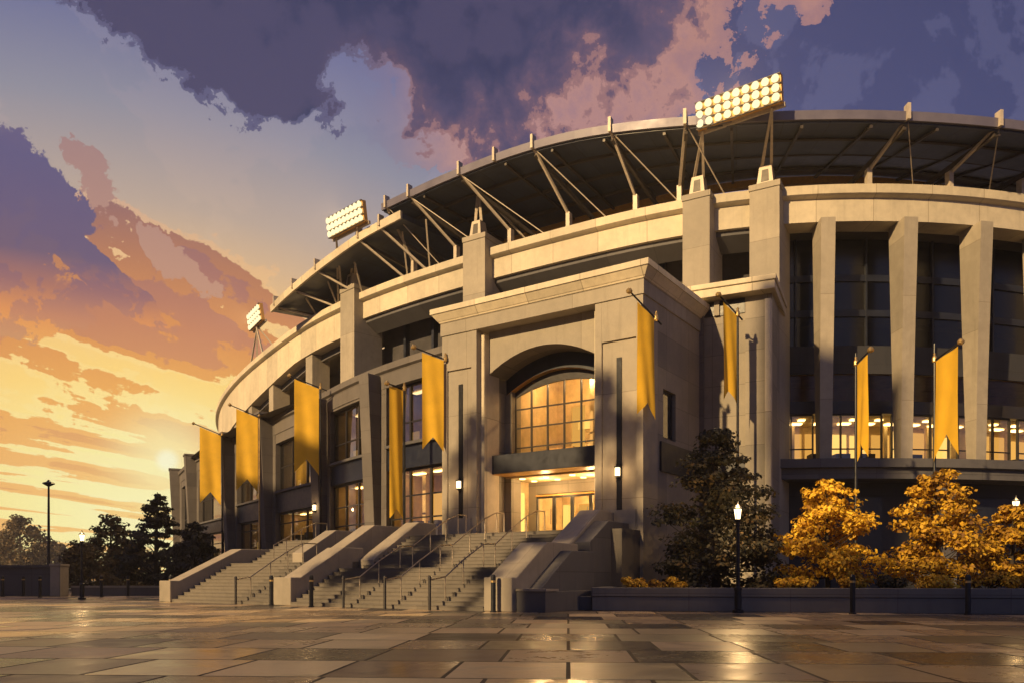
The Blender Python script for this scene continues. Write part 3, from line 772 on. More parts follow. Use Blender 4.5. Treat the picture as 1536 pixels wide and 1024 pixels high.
cheek(stairs, [(3.8, 0), (8.5, 0), (8.5, 3.78), (6.2, 3.78), (4.0, 2.55), (3.8, 2.5)], -12.8, -11.91)
cheek(stairs, [(0, 0), (4.6, 0), (4.6, 2.5), (2.3, 2.5), (.3, 1.2), (0, 1.2)], -.7, .5)
cheek(stairs, [(4.61, 0), (9.2, 0), (9.2, 4.0), (7.2, 4.05), (4.75, 2.55), (4.61, 2.5)], -.9, .1)
cheek(stairs, [(1.0, 0), (5, 0), (5, 2.2), (3.25, 2.2), (1.0, .76)], .51, 1.0, 'base')
cheek(stairs, [(3.9, 0), (8.6, 0), (8.6, 3.5), (6.26, 3.52), (3.95, 2.18)], .11, .72, 'base') if False else cheek(stairs, [(5.01, 0), (8.6, 0), (8.6, 3.5), (6.6, 3.52), (5.01, 2.6)], .11, .8, 'base')
mb = MB(); mb.box(.52, 1.7, .25, 1.0, 0, .72, 'base', W); mb.box(.52, 1.75, .2, 1.05, .722, .80, 'cheek', W); mb.box(1.01, 1.6, 1.06, 6.5, 0, .7, 'base', W); mb.build('plinth', stairs)
side = tag(empty('side_staircase', W(-15.7, 0, 0)), 'left stone staircase beside the low sloping wall, below the tall banners', 'staircase')
mb = MB(); flight(mb, -19.29, -11.91, 0, 0, 12); mb.build('lower_flight', side)
mb = MB(); flight(mb, -19.29, -15.21, 4.6, 1.92, 8, 1.9); mb.build('upper_flight', side)
cheek(side, [(-.1, 0), (8.5, 0), (8.5, 2.7), (4.0, 2.68), (.4, 1.04), (-.1, 1.04)], -20.2, -19.3)
cheek(side, [(3.85, 1.9), (8.2, 1.9), (8.2, 3.6), (6.0, 3.6), (3.85, 2.4)], -15.2, -14.4)
# handrails
def handrail(label, a, b0, segs, foot=True):
    """segs: list of (b,z of tread) nodes"""
    root = tag(empty('handrail', W(a, segs[0][0], segs[0][1])), label, 'handrail', 'steel handrails on the stairs')
    h = .92; pts = [W(a, b, z+h) for b, z in segs]
    if foot:
        p = MB(); p.lathe(W(a, b0, 0), [(.055, 0), (.055, 1.12), (.065, 1.13), (.065, 1.2), (.04, 1.25)], 'frame', 12); p.build('foot_post', root)
        pts = [W(a, b0, 1.1)]+pts
    r = MB()
    for p, q in zip(pts, pts[1:]): r.bar(p, q, .055, 'rail', sides=8)
    r.build('top_rail', root)
    for b, z in segs:
        m_ = MB(); m_.bar(W(a, b, z), W(a, b, z+h), .045, 'rail', sides=8); m_.build('post', root)
    return root
two = [(.5, .3), (1.6, .95), (2.9, 1.6), (3.7, 1.62), (4.9, 2.3), (6.0, 2.88), (6.9, 3.2), (7.5, 3.2)]
handrail('leftmost of the three handrails on the central staircase', -7.24, -.4, two)
handrail('middle handrail of the three on the central staircase', -5.03, -.4, two)
handrail('rightmost of the three handrails on the central staircase, nearest the right cheek wall', -2.83, -.4, two)
handrail('single long handrail up the middle of the left staircase', -14.05, -.3, [(.5, .3), (1.6, .95), (2.6, 1.5), (3.5, 1.92), (4.4, 1.92)])
handrail('short upper handrail on the left staircase near its left wall', -17.0, 0, [(4.2, 1.92), (5.0, 2.3), (6.0, 2.8), (7.0, 3.2), (7.8, 3.2)], False)

# ================================================================== BOLLARDS
def pix(px, d): return ((px-768)/1207*d, d)
def make_bollard():
    root = empty('bollard')
    m_ = MB(); m_.lathe((0, 0, 0), [(.12, 0), (.12, .04), (.085, .05), (.085, 1.02)], 'black', 14); m_.build('post', root)
    m_ = MB(); m_.lathe((0, 0, 0), [(.095, 1.021), (.095, 1.09)], 'brass', 14); m_.build('ring', root)
    m_ = MB(); m_.lathe((0, 0, 0), [(.088, 1.091), (.088, 1.22), (.06, 1.28), (.02, 1.3)], 'black', 14); m_.build('cap', root)
    return root
bl = [(740, 27.7, 'black bollard with brass ring in front of the right stair wall block'),
      (407, 34.6, 'black bollard with brass ring at the left corner of the block between the two staircases'),
      (467, 32.4, 'black bollard at the foot of the central stairs, beside the block between the staircases'),
      (256, 40.2, 'black bollard against the low left wall of the side staircase'),
      (1279, 26.3, 'black bollard before the planter, between the lamp post and the right picture edge'),
      (1452, 25.9, 'black bollard before the planter under the rust coloured tree at far right'),
      (60, 48, 'black bollard close to the pale end block of the far left wall'),
      (35, 51.0, 'thin black bollard standing against the middle of the far left wall'),
      (4, 50.2, 'black bollard against the far left wall, cut by the picture edge'),
      (152, 48.5, 'black bollard in front of the low dark wall, right of the left lamp post'),
      (192, 50.5, 'black bollard near the staircase end of the low dark wall')]
proto = make_bollard()
for i, (px, d, lab) in enumerate(bl):
    x, y = pix(px, d); o = proto if i == 0 else copy_tree(proto, (x, y, 0))
    o.location = (x, y, 0); tag(o, lab, 'bollard', 'black bollards along the plaza')

# ================================================================== LAMPS
def make_lamp(h=3.65):
    root = empty('lamp_post')
    m_ = MB(); m_.lathe((0, 0, 0), [(.2, 0), (.2, .08), (.12, .12), (.12, .75), (.14, .78), (.14, .84), (.07, .9), (.06, 2.9), (.075, 2.95), (.075, 3.05), (.11, 3.1), (.12, 3.16)], 'black', 14); m_.build('post', root)
    m_ = MB(); m_.lathe((0, 0, 0), [(.085, 3.17), (.135, 3.5)], 'lamp', 8); m_.build('lantern', root)
    m_ = MB(); m_.lathe((0, 0, 0), [(.17, 3.505), (.16, 3.54), (.07, 3.62), (.03, 3.68), (.015, 3.76)], 'black', 8)
    for i in range(4):
        a = math.pi/4+i*math.pi/2; m_.bar((math.cos(a)*.09, math.sin(a)*.09, 3.16), (math.cos(a)*.14, math.sin(a)*.14, 3.505), .018, 'black')
    m_.build('lantern_cap', root); return root
def point(name, loc, power, col=(1, .62, .26), rad=.12):
    l = bpy.data.lights.new(name, 'POINT'); l.energy = power; l.color = col; l.shadow_soft_size = rad
    o = bpy.data.objects.new(name, l); COL.objects.link(o); o.location = loc; return o
lamp0 = make_lamp()
for i, (px, d, lab, pw) in enumerate([(1107, 27.2, 'black lamp post with lit lantern in front of the planter and dark tree', 260),
                              (123, 43.6, 'black lamp post with lit lantern at far left by the low dark wall', 60),
                              (1524, 33.5, 'lamp post with lit lantern half hidden behind the rust trees at the right edge', 50)]):
    x, y = pix(px, d); o = lamp0 if i == 0 else copy_tree(lamp0, (x, y, 0)); o.location = (x, y, 0 if i < 2 else .85)
    tag(o, lab, 'lamp post', 'lamp posts with lit lanterns')
    point('lantern_light', (x, y, 3.9 if i < 2 else 4.75), pw)
x, y = pix(73, 62)
mast = tag(empty('light_mast', (x, y, 0)), 'tall thin dark mast with a flat lamp head behind the far left wall', 'mast')
m_ = MB(); m_.bar((x, y, 0), (x, y, 8.2), .26, 'black', sides=10, w2=.14); m_.build('pole', mast)
m_ = MB(); m_.lathe((x, y, 8.2), [(.1, 0), (.32, .12), (.45, .2), (.4, .28), (.15, .36), (.06, .5)], 'black', 10); m_.build('lamp_head', mast)

# wall lanterns
def sconce(p, e1, e2, lab):
    root = tag(empty('wall_lantern', p), lab, 'wall lantern', 'lit wall lanterns on the facade')
    fn = lambda x, y, z: p+e1*x-e2*y+Vector((0, 0, z))
    m_ = MB(); m_.box(-.085, .085, .06, .2, -.17, .17, 'lamp', fn); m_.build('lantern', root)
    m_ = MB(); m_.box(-.11, .11, .04, .23, .175, .24, 'black', fn); m_.box(-.08, .08, .05, .19, -.25, -.175, 'black', fn); m_.box(-.1, .1, .0, .058, -.3, .3, 'black', fn); m_.build('bracket', root)
    point('sconce_light', fn(0, .55, 0), 22)
e1 = Vector((U[0], U[1], 0)); e2 = Vector((N[0], N[1], 0))
for x in (-5.4, -2.8): point('porch_light', W(x, FB+3.2, 5.7), 120)
for x in (-5.2, -2.6): point('lobby_light', W(x, BD+1.7, 5.5), 160)
for x in (-5.6, -3.9, -2.2): point('hall_light', W(x, BW+2.2, 11.3), 120)
sconce(W(OR+1.14, FB+.04, 5.75), e1, e2, 'small lit lantern on the dark slot of the right entrance pier')
sconce(W(AL+1.12, FB+.04, 5.75), e1, e2, 'small lit lantern on the dark slot of the left entrance pier')
t = Cs(29.6)[2]; sconce(CP(29.2, .62, 5.7), Vector((math.cos(t), -math.sin(t), 0)), Vector((math.sin(t), math.cos(t), 0)), 'small lit lantern on the left wing pilaster above the side staircase')

# ================================================================== FLOODLIGHTS
def floodbank(label, c, t, wid, hgt, nx, ny, feet, tilt=8):
    e1 = Vector((math.cos(t), -math.sin(t), 0)); out = Vector((-math.sin(t), -math.cos(t), 0))
    k = R(tilt); up = Vector((0, 0, 1))*math.cos(k)+out*math.sin(k); fw = out*math.cos(k)-Vector((0, 0, 1))*math.sin(k)
    root = tag(empty('floodlight_bank', c), label, 'floodlight', 'floodlight banks on the stadium rim')
    fn = lambda x, y, z: c+e1*x-fw*y+up*z
    m_ = MB(); m_.box(-wid/2, wid/2, .0, .28, -hgt/2, hgt/2, 'amberbeam', fn)
    for j in range(ny+1):
        z = -hgt/2+hgt*j/ny; m_.box(-wid/2, wid/2, -.1, -.001, z-.02, z+.02, 'darkbeam', fn)
    m_.box(-wid/2-.05, wid/2+.05, .28, .45, -hgt/2-.14, -hgt/2+.05, 'strut', fn); m_.build('frame', root)
    r = min(wid/nx, hgt/ny)*.46
    for i in range(nx):
        for j in range(ny):
            p = fn(-wid/2+wid*(i+.5)/nx, 0, -hgt/2+hgt*(j+.5)/ny)
            q = MB()
            segs = 12; ringp = lambda rr_, d: [p+fw*d+e1*(rr_*math.cos(2*math.pi*a/segs))+up*(rr_*math.sin(2*math.pi*a/segs)) for a in range(segs)]
            r0, r1, r2 = ringp(r*.7, .02), ringp(r, .16), ringp(r*.6, .21)
            for A_, B_ in ((r0, r1), (r1, r2)):
                for a in range(segs):
                    b = (a+1) % segs; q.face([A_[a], A_[b], B_[b], B_[a]], 'flood', smooth=True)
            q.face(r2, 'flood'); q.build('lamp', root)
    for f0, f1 in feet:
        q = MB(); 
        for g0 in f0: q.bar(g0, f1, .15, 'strut', w2=.1)
        q.build('mast_leg', root)
    l = bpy.data.lights.new('floodlight_beam', 'SPOT'); l.energy = 8000; l.color = (1, .66, .28); l.spot_size = R(165); l.spot_blend = 1; l.shadow_soft_size = .1
    lo = bpy.data.objects.new('floodlight_beam', l); COL.objects.link(lo); lo.location = c+fw*.32
    lo.rotation_euler = (-fw).to_track_quat('Z', 'Y').to_euler()
    return root
ang = R(36); eb = Vector((math.cos(ang), -math.sin(ang), 0)); c1 = C(3.95, 3.15, 24.22)
floodbank('largest floodlight bank, glowing above the paired pylons at upper right', c1, ang, 4.25, 1.25, 9, 3,
          [((pA(-.25, .05, .95), pA(.25, .05, .95)), c1+eb*1.75+Vector((.05, .35, -.62))), ((pB(-.25, .05, .95), pB(.25, .05, .95)), c1-eb*1.75+Vector((.05, .35, -.62)))])
t = Cs(30.4)[2]; c2 = C(28.7, 3.1, 24.75); eb = Vector((math.cos(t), -math.sin(t), 0))
floodbank('middle floodlight bank glowing beside the end of the upper roof canopy', c2, t, 4.0, 1.3, 9, 3,
          [((pD(-.25, .05, .95), pD(.25, .05, .95)), c2+eb*1.0+Vector((.15, .25, -.65))), ((C(33.4, .1, ZL), C(34.0, .1, ZL)), c2-eb*1.4+Vector((.15, .25, -.65)))])
t = Cs(51.7)[2]; c3 = C(51.6, .5, 24.75); eb = Vector((math.cos(t), -math.sin(t), 0))
floodbank('smallest floodlight bank, farthest left on the stadium rim', c3, t, 4.0, 1.45, 6, 3,
          [((C(50.6, .0, ZL), C(52.6, .0, ZL)), c3+Vector((.1, .2, -.7))), ((C(50.9, -2, ZL), C(54.5, .1, ZL)), c3+Vector((.15, .3, -.7)))])

# ================================================================== BANNERS
def banner(label, P, d, zt, wd, ht, pole=None, arm=2.1, back=.35, rise=.0, start=.15, seed=0, polek='black'):
    """cloth hung from an arm that starts at P and runs along horizontal direction d"""
    P = Vector(P); d = Vector(d).normalized(); side_ = Vector((-d.y, d.x, 0))
    root = tag(empty('banner', P), label, 'banner', 'gold swallowtail banners around the facade')
    az = lambda u: P+d*u+Vector((0, 0, rise*u))
    m_ = MB(); m_.bar(az(-back), az(arm), .075, 'black', sides=8)
    m_.build('arm', root)
    m_ = MB(); m_.lathe(az(arm)-Vector((0, 0, .12)), [(.04, 0), (.12, .05), (.14, .12), (.1, .2), (.03, .25)], 'brass', 10); m_.build('finial', root)
    m_ = MB(); m_.lathe(az(.0)-Vector((0, 0, .1)), [(.06, 0), (.1, .06), (.1, .2), (.05, .32), (.06, .38), (.02, .44)], 'brass', 10); m_.build('bracket', root)
    if pole:
        z0, z1 = pole; m_ = MB(); m_.bar((P.x, P.y, z0), (P.x, P.y, P.z+z1), .15, polek, sides=10, w2=.1); m_.build('pole', root)
    # cloth grid with swallowtail notch and gentle folds
    rs = random.Random(seed); ph = rs.random()*6; nu, nv = 16, 30; notch = wd*.62
    verts = {}; c = MB()
    def pt(i, j):
        u = i/nu; v = j/nv
        full = ht-notch*(1-abs(2*u-1))+rise*(start+u*wd)*.75
        zz = -full*v
        sw = (.05*math.sin(u*5+ph)+.035*math.sin(u*9+v*3+ph*2))*(.35+.65*v)+.05*v*v*math.sin(ph+v*2)
        return az(start+u*wd)+Vector((0, 0, -.09+zz))+side_*sw
    for i in range(nu):
        for j in range(nv):
            c.face([pt(i, j), pt(i+1, j), pt(i+1, j+1), pt(i, j+1)], 'gold', [(0, 0), (1, 0), (1, 1), (0, 1)], True)
    ob = c.build('cloth', root, merge=True)
    return root
nOut = -Vector((N[0], N[1], 0))
outn = lambda s: Vector((-math.sin(Cs(s)[2]), -math.cos(Cs(s)[2]), 0))
dv = lambda x, y: Vector((x, y, 0))
banner('gold banner on the left entrance pier, beside the arch', W(AL+.3, FB-.1, 12.0), dv(-.95, -.31), 0, 1.08, 4.5, None, 1.6, .25, .3, .1, 1)
banner('gold banner on the right corner of the arched entrance block', W(AR+.42, FB+.4, 12.15), dv(-.84, -.54), 0, .95, 4.2, None, 1.5, .3, .6, .1, 2)
banner('slim gold banner on a pole before the flat roofed annex, above the dark tree', (10.35, 36.9, 13.2), dv(-.86, -.5), 0, .8, 4.0, (.7, .1), 1.2, .3, .6, .1, 3)
banner('narrow gold banner on a pole behind the golden tree, left of two at the right', (14.7, 34.4, 10.3), dv(-.05, -1), 0, 1.2, 4.1, (.7, .45), 1.6, .4, .1, .1, 4)
banner('wider gold banner on a pole behind the rust tree at far right', (17.85, 34.0, 10.35), dv(.03, -1), 0, 1.6, 4.2, (.7, .7), 1.9, .3, .12, .1, 5)
banner('longest and narrowest gold banner, on a dark pole left of the left entrance pier', W(-11.75, 8.2, 10.85), dv(-.8, -.6), 0, .8, 6.6, (3.2, .3), 1.0, .15, .15, .06, 6)
banner('big gold banner on the left wing above the side staircase, right of the leftmost pair', CP(27.9, .9, 13.1), dv(-.97, -.22), 0, 1.5, 5.4, (3.2, .3), 1.9, .4, .36, .1, 7)
banner('gold banner whose brass pole comes down to the side staircase wall, second from the left', CP(38.9, 1.0, 13.2), dv(-.97, -.22), 0, 1.55, 5.6, (2.6, .5), 2.1, .5, .4, .1, 8, 'brass')
banner('leftmost gold banner hanging at the far end of the left wing', CP(48.6, 1.1, 13.3), dv(-.97, -.22), 0, 1.7, 5.9, (1.0, .3), 2.3, .5, .4, .1, 9)

# ================================================================== WALLS AND PLANTER
pl = tag(empty('planter', (8, 28, 0)), 'long low dark stone planter wall at the right with trees and shrubs in it', 'planter')
qa, qb = Vector((2.88, 29.0, 0)), Vector((32, 22.6, 0)); eq = (qb-qa).normalized(); nq = Vector((-eq.y, eq.x, 0)); Lq = (qb-qa).length
fq = lambda x, y, z: qa+eq*x+nq*y+Vector((0, 0, z))
mb = MB(); mb.box(0, Lq, 0, .5, 0, .50, 'planter', fq); mb.box(0, .5, .5, 7.0, 0, .5, 'planter', fq); mb.build('wall', pl, bevel=.015)
mb = MB(); mb.box(-.02, Lq, -.03, .52, .515, .83, 'planter', fq); mb.box(-.02, .52, .52, 7.0, .515, .83, 'planter', fq); mb.build('coping', pl, bevel=.02)
mb = MB(); mb.box(.02, Lq, .02, .5, .50, .515, 'black', fq); mb.build('joint', pl)
mb = MB(); mb.box(.52, Lq, .52, 8.0, 0, .72, 'soil', fq); mb.build('soil', pl)
mb = MB(); mb.box(-.62, -.03, .2, 2.6, 0, .50, 'base', fq); mb.build('end_block', pl, bevel=.02)
lw = tag(empty('boundary_wall', (-31, 51.5, 0)), 'far left stone wall ending in a pale square block', 'wall')
mb = MB(); mb.box(-48, -29.45, 51.6, 52.0, 0, 1.82, 'base'); mb.box(-48, -29.45, 51.5, 52.1, 1.822, 1.98, 'base'); mb.build('wall', lw)
mb = MB(); mb.box(-29.4, -28.75, 51.2, 52.2, 0, 1.9, 'cheek'); mb.box(-29.45, -28.7, 51.15, 52.25, 1.903, 2.05, 'cheek'); mb.build('end_block', lw, bevel=.02)
lw2 = tag(empty('garden_wall', (-26, 52, 0)), 'low dark wall between the far left wall and the side staircase', 'wall')
mb = MB(); mb.box(-28.7, -17.8, 52.4, 52.8, 0, .52, 'base'); mb.build('wall', lw2)
mb = MB(); mb.box(-28.7, -17.8, 52.33, 52.87, .522, .64, 'cheek'); mb.build('coping', lw2)

# ================================================================== TREES
def limb(mb, p, q, r0, r1, k='bark'): mb.bar(p, q, r0*2, k, sides=8, w2=r1*2, smooth=True)
def tree(name, label, base, h, rad, leafk, seed, n_cl=60, leaf=.15, per=110, trunk=.3, low=.12, shape=.75, flat=.5, group=None, top_n=1.0, cl=.30, cat='tree', lean=(0, 0), tiers=0):
    rs = random.Random(seed); base = Vector(base)
    root = tag(empty(name, base), label, cat, group)
    tr = MB(); cr = MB()
    tp = base+Vector((lean[0], lean[1], h*.93)); mid = base+Vector((lean[0]*.4+rs.uniform(-.1, .1), lean[1]*.4, h*.45))
    limb(tr, base, mid, trunk*.5, trunk*.32); limb(tr, mid, tp, trunk*.32, trunk*.06)
    for c in range(n_cl):
        f = (c+.5)/n_cl; f = low+(1-low)*f; f = min(.99, max(low, f+rs.uniform(-.04, .04)))
        if tiers: f = low+(1-low)*(math.floor((f-low)/(1-low)*tiers)+.35)/tiers+rs.uniform(-.035, .035)
        env = rad*((1-f)/(1-low))**shape if f > low+.10 else rad*(.6+4*(f-low))
        env = max(env, rad*.10)
        ang = c*2.399963+rs.uniform(-.5, .5); rr_ = env*math.sqrt(rs.uniform(.18, 1.0))*rs.uniform(.75, 1.05)
        axis = base+(tp-base)*f
        ctr = axis+Vector((math.cos(ang)*rr_, math.sin(ang)*rr_, rs.uniform(-.03, .03)*h))
        cs = rad*cl*rs.uniform(.7, 1.25)*(.55+.45*min(1, env/rad*1.4))
        st = base+(tp-base)*max(.12, f-.14-.1*rr_/rad)
        if rr_ > .15*rad: limb(tr, st, ctr-Vector((0, 0, cs*.2)), trunk*.12*(1.1-f), .012)
        n = int(per*(cs/(rad*cl))**1.6*rs.uniform(.8, 1.1))
        # a lumpy pad: three to five sub lobes
        lobes = [(Vector((rs.uniform(-1, 1), rs.uniform(-1, 1), rs.uniform(-.4, .4)))*cs*.62, rs.uniform(.45, .75)) for _ in range(rs.randint(3, 5))]+[(Vector((0, 0, 0)), .8)]
        for _ in range(n):
            lo, ls = rs.choice(lobes)
            v = Vector((rs.gauss(0, 1), rs.gauss(0, 1), rs.gauss(0, 1))).normalized()*cs*ls*rs.uniform(.55, 1.0)
            v.z = v.z*flat
            p = ctr+lo+v
            nrm = (v.normalized()*.7+Vector((rs.uniform(-.6, .6), rs.uniform(-.6, .6), rs.uniform(.1, 1.0)))).normalized()
            x = nrm.cross(Vector((rs.uniform(-1, 1), rs.uniform(-1, 1), rs.uniform(-1, 1)))).normalized(); y = nrm.cross(x)
            s_ = leaf*rs.uniform(.65, 1.25)
            cr.face([p-x*s_*.5, p-y*s_*.34+nrm*s_*.06, p+x*s_*.55, p+y*s_*.34+nrm*s_*.06], leafk, [(0, 0), (1, 0), (1, 1), (0, 1)])
    tr.build('trunk', root); cr.build('crown', root)
    return root
def onplanter(px, d): x, y = pix(px, d); return (x, y, .7)
tree('conifer_tree', 'large dark bushy tree rising in front of the annex, behind the lamp post', onplanter(1074, 31.6), 6.9, 3.1, 'leafdark', 5, 88, .17, 230, .34, .03, .72, .34, cl=.31, tiers=9)
tree('maple_tree', 'bright golden tree in the planter, nearest to the dark tree', onplanter(1242, 30.3), 4.3, 2.3, 'leafgold', 8, 44, .18, 190, .2, .14, .58, .46, 'golden and rust coloured trees in the planter', cl=.33)
tree('maple_tree', 'tall gold and rust tree in the planter, middle of the three autumn trees', onplanter(1408, 30.3), 4.75, 2.3, 'leafrust', 13, 46, .18, 190, .2, .12, .62, .46, 'golden and rust coloured trees in the planter', cl=.33)
tree('maple_tree', 'smaller dull rust tree at the right picture edge', onplanter(1520, 30.6), 3.3, 2.0, 'leafrust', 21, 40, .18, 170, .18, .1, .62, .46, 'golden and rust coloured trees in the planter', cl=.3)
def shrub(label, px, d, h, rad, k, seed, z=.7):
    rs = random.Random(seed); x, y = pix(px, d); base = Vector((x, y, z))
    root = tag(empty('shrub', base), label, 'shrub', 'low shrubs along the planter'); cr = MB(); st = MB()
    for c in range(9):
        a = rs.uniform(0, 6.28); q = rs.uniform(.1, 1)*rad
        ctr = base+Vector((math.cos(a)*q, math.sin(a)*q*.6, h*rs.uniform(.35, .75)*(1-.35*q/rad)))
        limb(st, base, ctr, .02, .008)
        for _ in range(120):
            v = Vector((rs.gauss(0, 1), rs.gauss(0, 1), rs.gauss(0, 1))).normalized()*rs.uniform(.5, 1)*rad*.42
            v.z *= .6; p = ctr+v; p.z = max(p.z, z+.02)
            nrm = (v.normalized()+Vector((rs.uniform(-.5, .5), rs.uniform(-.5, .5), rs.uniform(0, .9)))).normalized()
            xx = nrm.cross(Vector((rs.uniform(-1, 1), rs.uniform(-1, 1), rs.uniform(-1, 1)))).normalized(); yy = nrm.cross(xx); s_ = .12*rs.uniform(.7, 1.2)
            cr.face([p-xx*s_*.5, p-yy*s_*.34, p+xx*s_*.5, p+yy*s_*.34], k, [(0, 0), (1, 0), (1, 1), (0, 1)])
    cr.build('foliage', root); st.build('stems', root)
for a in [('small rust shrub at the left end of the planter', 948, 29.6, .65, .6, 'leafrust', 1), ('small rust shrub left of the dark tree trunk', 1002, 30.0, .65, .6, 'leafrust', 2),
          ('dull dark shrub right of the lamp post', 1140, 29.4, .55, .6, 'leafdark', 3), ('bright gold shrub below the golden tree', 1200, 28.6, .75, .75, 'leafgold', 4),
          ('gold shrub below the right side of the golden tree', 1285, 28.4, .75, .75, 'leafrust', 5), ('dark shrub between the golden tree and the rust tree', 1335, 28.6, .8, .7, 'leafdark', 6),
          ('bright gold shrub below the rust tree', 1398, 27.9, .7, .8, 'leafgold', 7), ('rust shrub below the smaller rust tree', 1480, 27.7, .9, .8, 'leafrust', 9), ('rust shrub cut by the right picture edge', 1530, 27.4, .8, .8, 'leafrust', 10)]: shrub(*a)
def ground(px, d): x, y = pix(px, d); return (x, y, 0)
tree('pine_tree', 'dark tall tree beside the far end of the left wing', ground(236, 66), 8.8, 3.4, 'leafpine', 31, 84, .26, 150, .5, .10, .78, .30, cl=.25, tiers=8)
tree('pine_tree', 'lower dark tree close against the left wing wall', ground(292, 62), 5.6, 2.7, 'leafpine', 32, 60, .26, 130, .4, .05, .6, .5, cl=.3)
tree('park_tree', 'grey brown tree with an airy crown left of the dark tall tree', ground(166, 82), 8.0, 3.9, 'leaffar', 33, 60, .34, 110, .4, .12, .6, .55, 'background trees at far left', cl=.28)
tree('park_tree', 'low olive bush tree behind the left lamp post', ground(122, 74), 4.6, 3.6, 'leaffar', 34, 50, .32, 110, .3, .04, .5, .6, 'background trees at far left', cl=.32)
tree('park_tree', 'hazy round tree between the mast and the picture edge', ground(30, 215), 18.6, 10.2, 'leaffar', 35, 60, .85, 110, 1.0, .2, .55, .6, 'background trees at far left', cl=.3)
tree('park_tree', 'pale low hazy tree right of the tall mast', ground(82, 250), 12.6, 9.8, 'leaffar', 36, 50, .95, 100, .8, .05, .5, .6, 'background trees at far left', cl=.32)
tree('park_tree', 'hazy tree cut by the left picture edge', ground(-14, 230), 16.0, 9.6, 'leaffar', 37, 50, .9, 100, .8, .1, .5, .6, 'background trees at far left', cl=.32)
tree('park_tree', 'dim tree in the gap behind the dark tall tree', ground(200, 92), 5.0, 4.2, 'leaffar', 38, 50, .4, 100, .4, .04, .5, .6, 'background trees at far left', cl=.32)

# unseen blocks added behind the viewer to shade the lower facade, gaps pass sun
def q2w(q, c, z): return Vector((.669*q+.743*c, .743*q-.669*c, z))
def shade_block(label, c0, c1, q0, q1, h):
    p = q2w((q0+q1)/2, (c0+c1)/2, 0); root = tag(empty('shade_block', p), label, 'shade block')
    m_ = MB(); fn = lambda x, y, z: q2w(y, x, z)
    m_.box(c0, c1, q0, q1, 0, h-.8, 'wing', fn); m_.box(c0-.2, c1+.2, q0-.2, q1+.2, h-.798, h, 'stone', fn); m_.build('wall', root)
    n = int(h/3.6)
    for i in range(n):
        for x in crange(c0+1.2, c1-3.2, 4.2)[:-1] if c1-c0 > 8 else ():
            w_ = MB(); w_.box(x, x+2.6, q1+.01, q1+.06, 1.2+i*3.6, 3.3+i*3.6, 'glassdark', fn); w_.build('window', root)
shade_block('tall brown block added behind the viewer, shading the left half of the planter', -16.6, -12.9, -36, -20, 40)
shade_block('mid height narrow shade block added behind the viewer, beside the tallest', -18.4, -16.7, -36, -20, 25.2)
shade_block('lower shade block added behind the viewer, between two taller ones', -12.8, -5.8, -36, -20, 24.5)
shade_block('tall brown shade block added behind the viewer, farthest to the right', -5.7, 12, -36, -20, 40)
shade_block('long brown block added behind the viewer, shading the far end of the left wing', -92, -41, -36, -20, 31.5)
for i, (c, q, h, r_, lab) in enumerate([(-27.6, -9, 27, 2.6, 'tall slim tree added behind the viewer for shade, left of a pair'), (-20.6, -9, 29, 2.8, 'tall slim tree added behind the viewer for shade, right of a pair')]):  # unseen trees added to dapple the entrance piers with shade
    p = q2w(q, c, 0)
    tree('added_shade_tree', lab, p, h, r_, 'leafrust', 62+i, 34, .6, 95, .5, .56, .40, .8, 'added shade trees behind the viewer', cl=.38)

# ================================================================== SKY
world = bpy.data.worlds.new('World'); SC.world = world; world.use_nodes = True
wt = NT(world.node_tree); world.node_tree.nodes.clear()
SUN_EL, SUN_AZ = 24.0, -138.0   # degrees; azimuth from +Y, clockwise positive
tc = wt.new('ShaderNodeTexCoord'); sp = wt.new('ShaderNodeSeparateXYZ'); wt.l.new(tc.outputs['Generated'], sp.inputs[0])
X, Y, Z = sp.outputs
az = wt.m('MULTIPLY', wt.m('ARCTAN2', X, Y), 57.2958); el = wt.m('MULTIPLY', wt.m('ARCSINE', Z), 57.2958)
dA = wt.m('MULTIPLY', wt.m('ADD', az, 24.0), .58); dE = wt.m('SUBTRACT', el, 4.0)
dist = wt.m('SQRT', wt.m('ADD', wt.m('MULTIPLY', dA, dA), wt.m('MULTIPLY', dE, dE)))
gf = wt.m('DIVIDE', dist, 60.0, clamp=True)
skyc = wt.ramp(gf, [(0, lin(255, 250, 190)), (4.5/60, lin(255, 240, 160)), (9/60, lin(255, 214, 122)), (14/60, lin(238, 190, 126)), (19/60, lin(186, 164, 148)),
                    (24/60, lin(142, 140, 154)), (29/60, lin(102, 106, 148)), (36/60, lin(70, 72, 112)), (50/60, lin(54, 56, 94)), (1, lin(52, 54, 92))])
pz = wt.m('ADD', wt.m('MAXIMUM', Z, 0.0), .05)
qx = wt.m('DIVIDE', X, pz); qy = wt.m('DIVIDE', Y, pz)
along = wt.m('ADD', wt.m('MULTIPLY', qx, .387), wt.m('MULTIPLY', qy, .922)); across = wt.m('SUBTRACT', wt.m('MULTIPLY', qx, .922), wt.m('MULTIPLY', qy, .387))
V = wt.vec(wt.m('MULTIPLY', across, 1.15), wt.m('MULTIPLY', along, .22), 0)
D3 = tc.outputs['Generated']
def blob(a0, e0, ra, re, rot=0.0):
    c, s = math.cos(R(rot)), math.sin(R(rot))
    da = wt.m('SUBTRACT', az, a0); de = wt.m('SUBTRACT', el, e0)
    u = wt.m('DIVIDE', wt.m('ADD', wt.m('MULTIPLY', da, c), wt.m('MULTIPLY', de, s)), ra)
    v = wt.m('DIVIDE', wt.m('SUBTRACT', wt.m('MULTIPLY', de, c), wt.m('MULTIPLY', da, s)), re)
    return wt.m('SUBTRACT', 1.0, wt.m('SQRT', wt.m('ADD', wt.m('MULTIPLY', u, u), wt.m('MULTIPLY', v, v))))
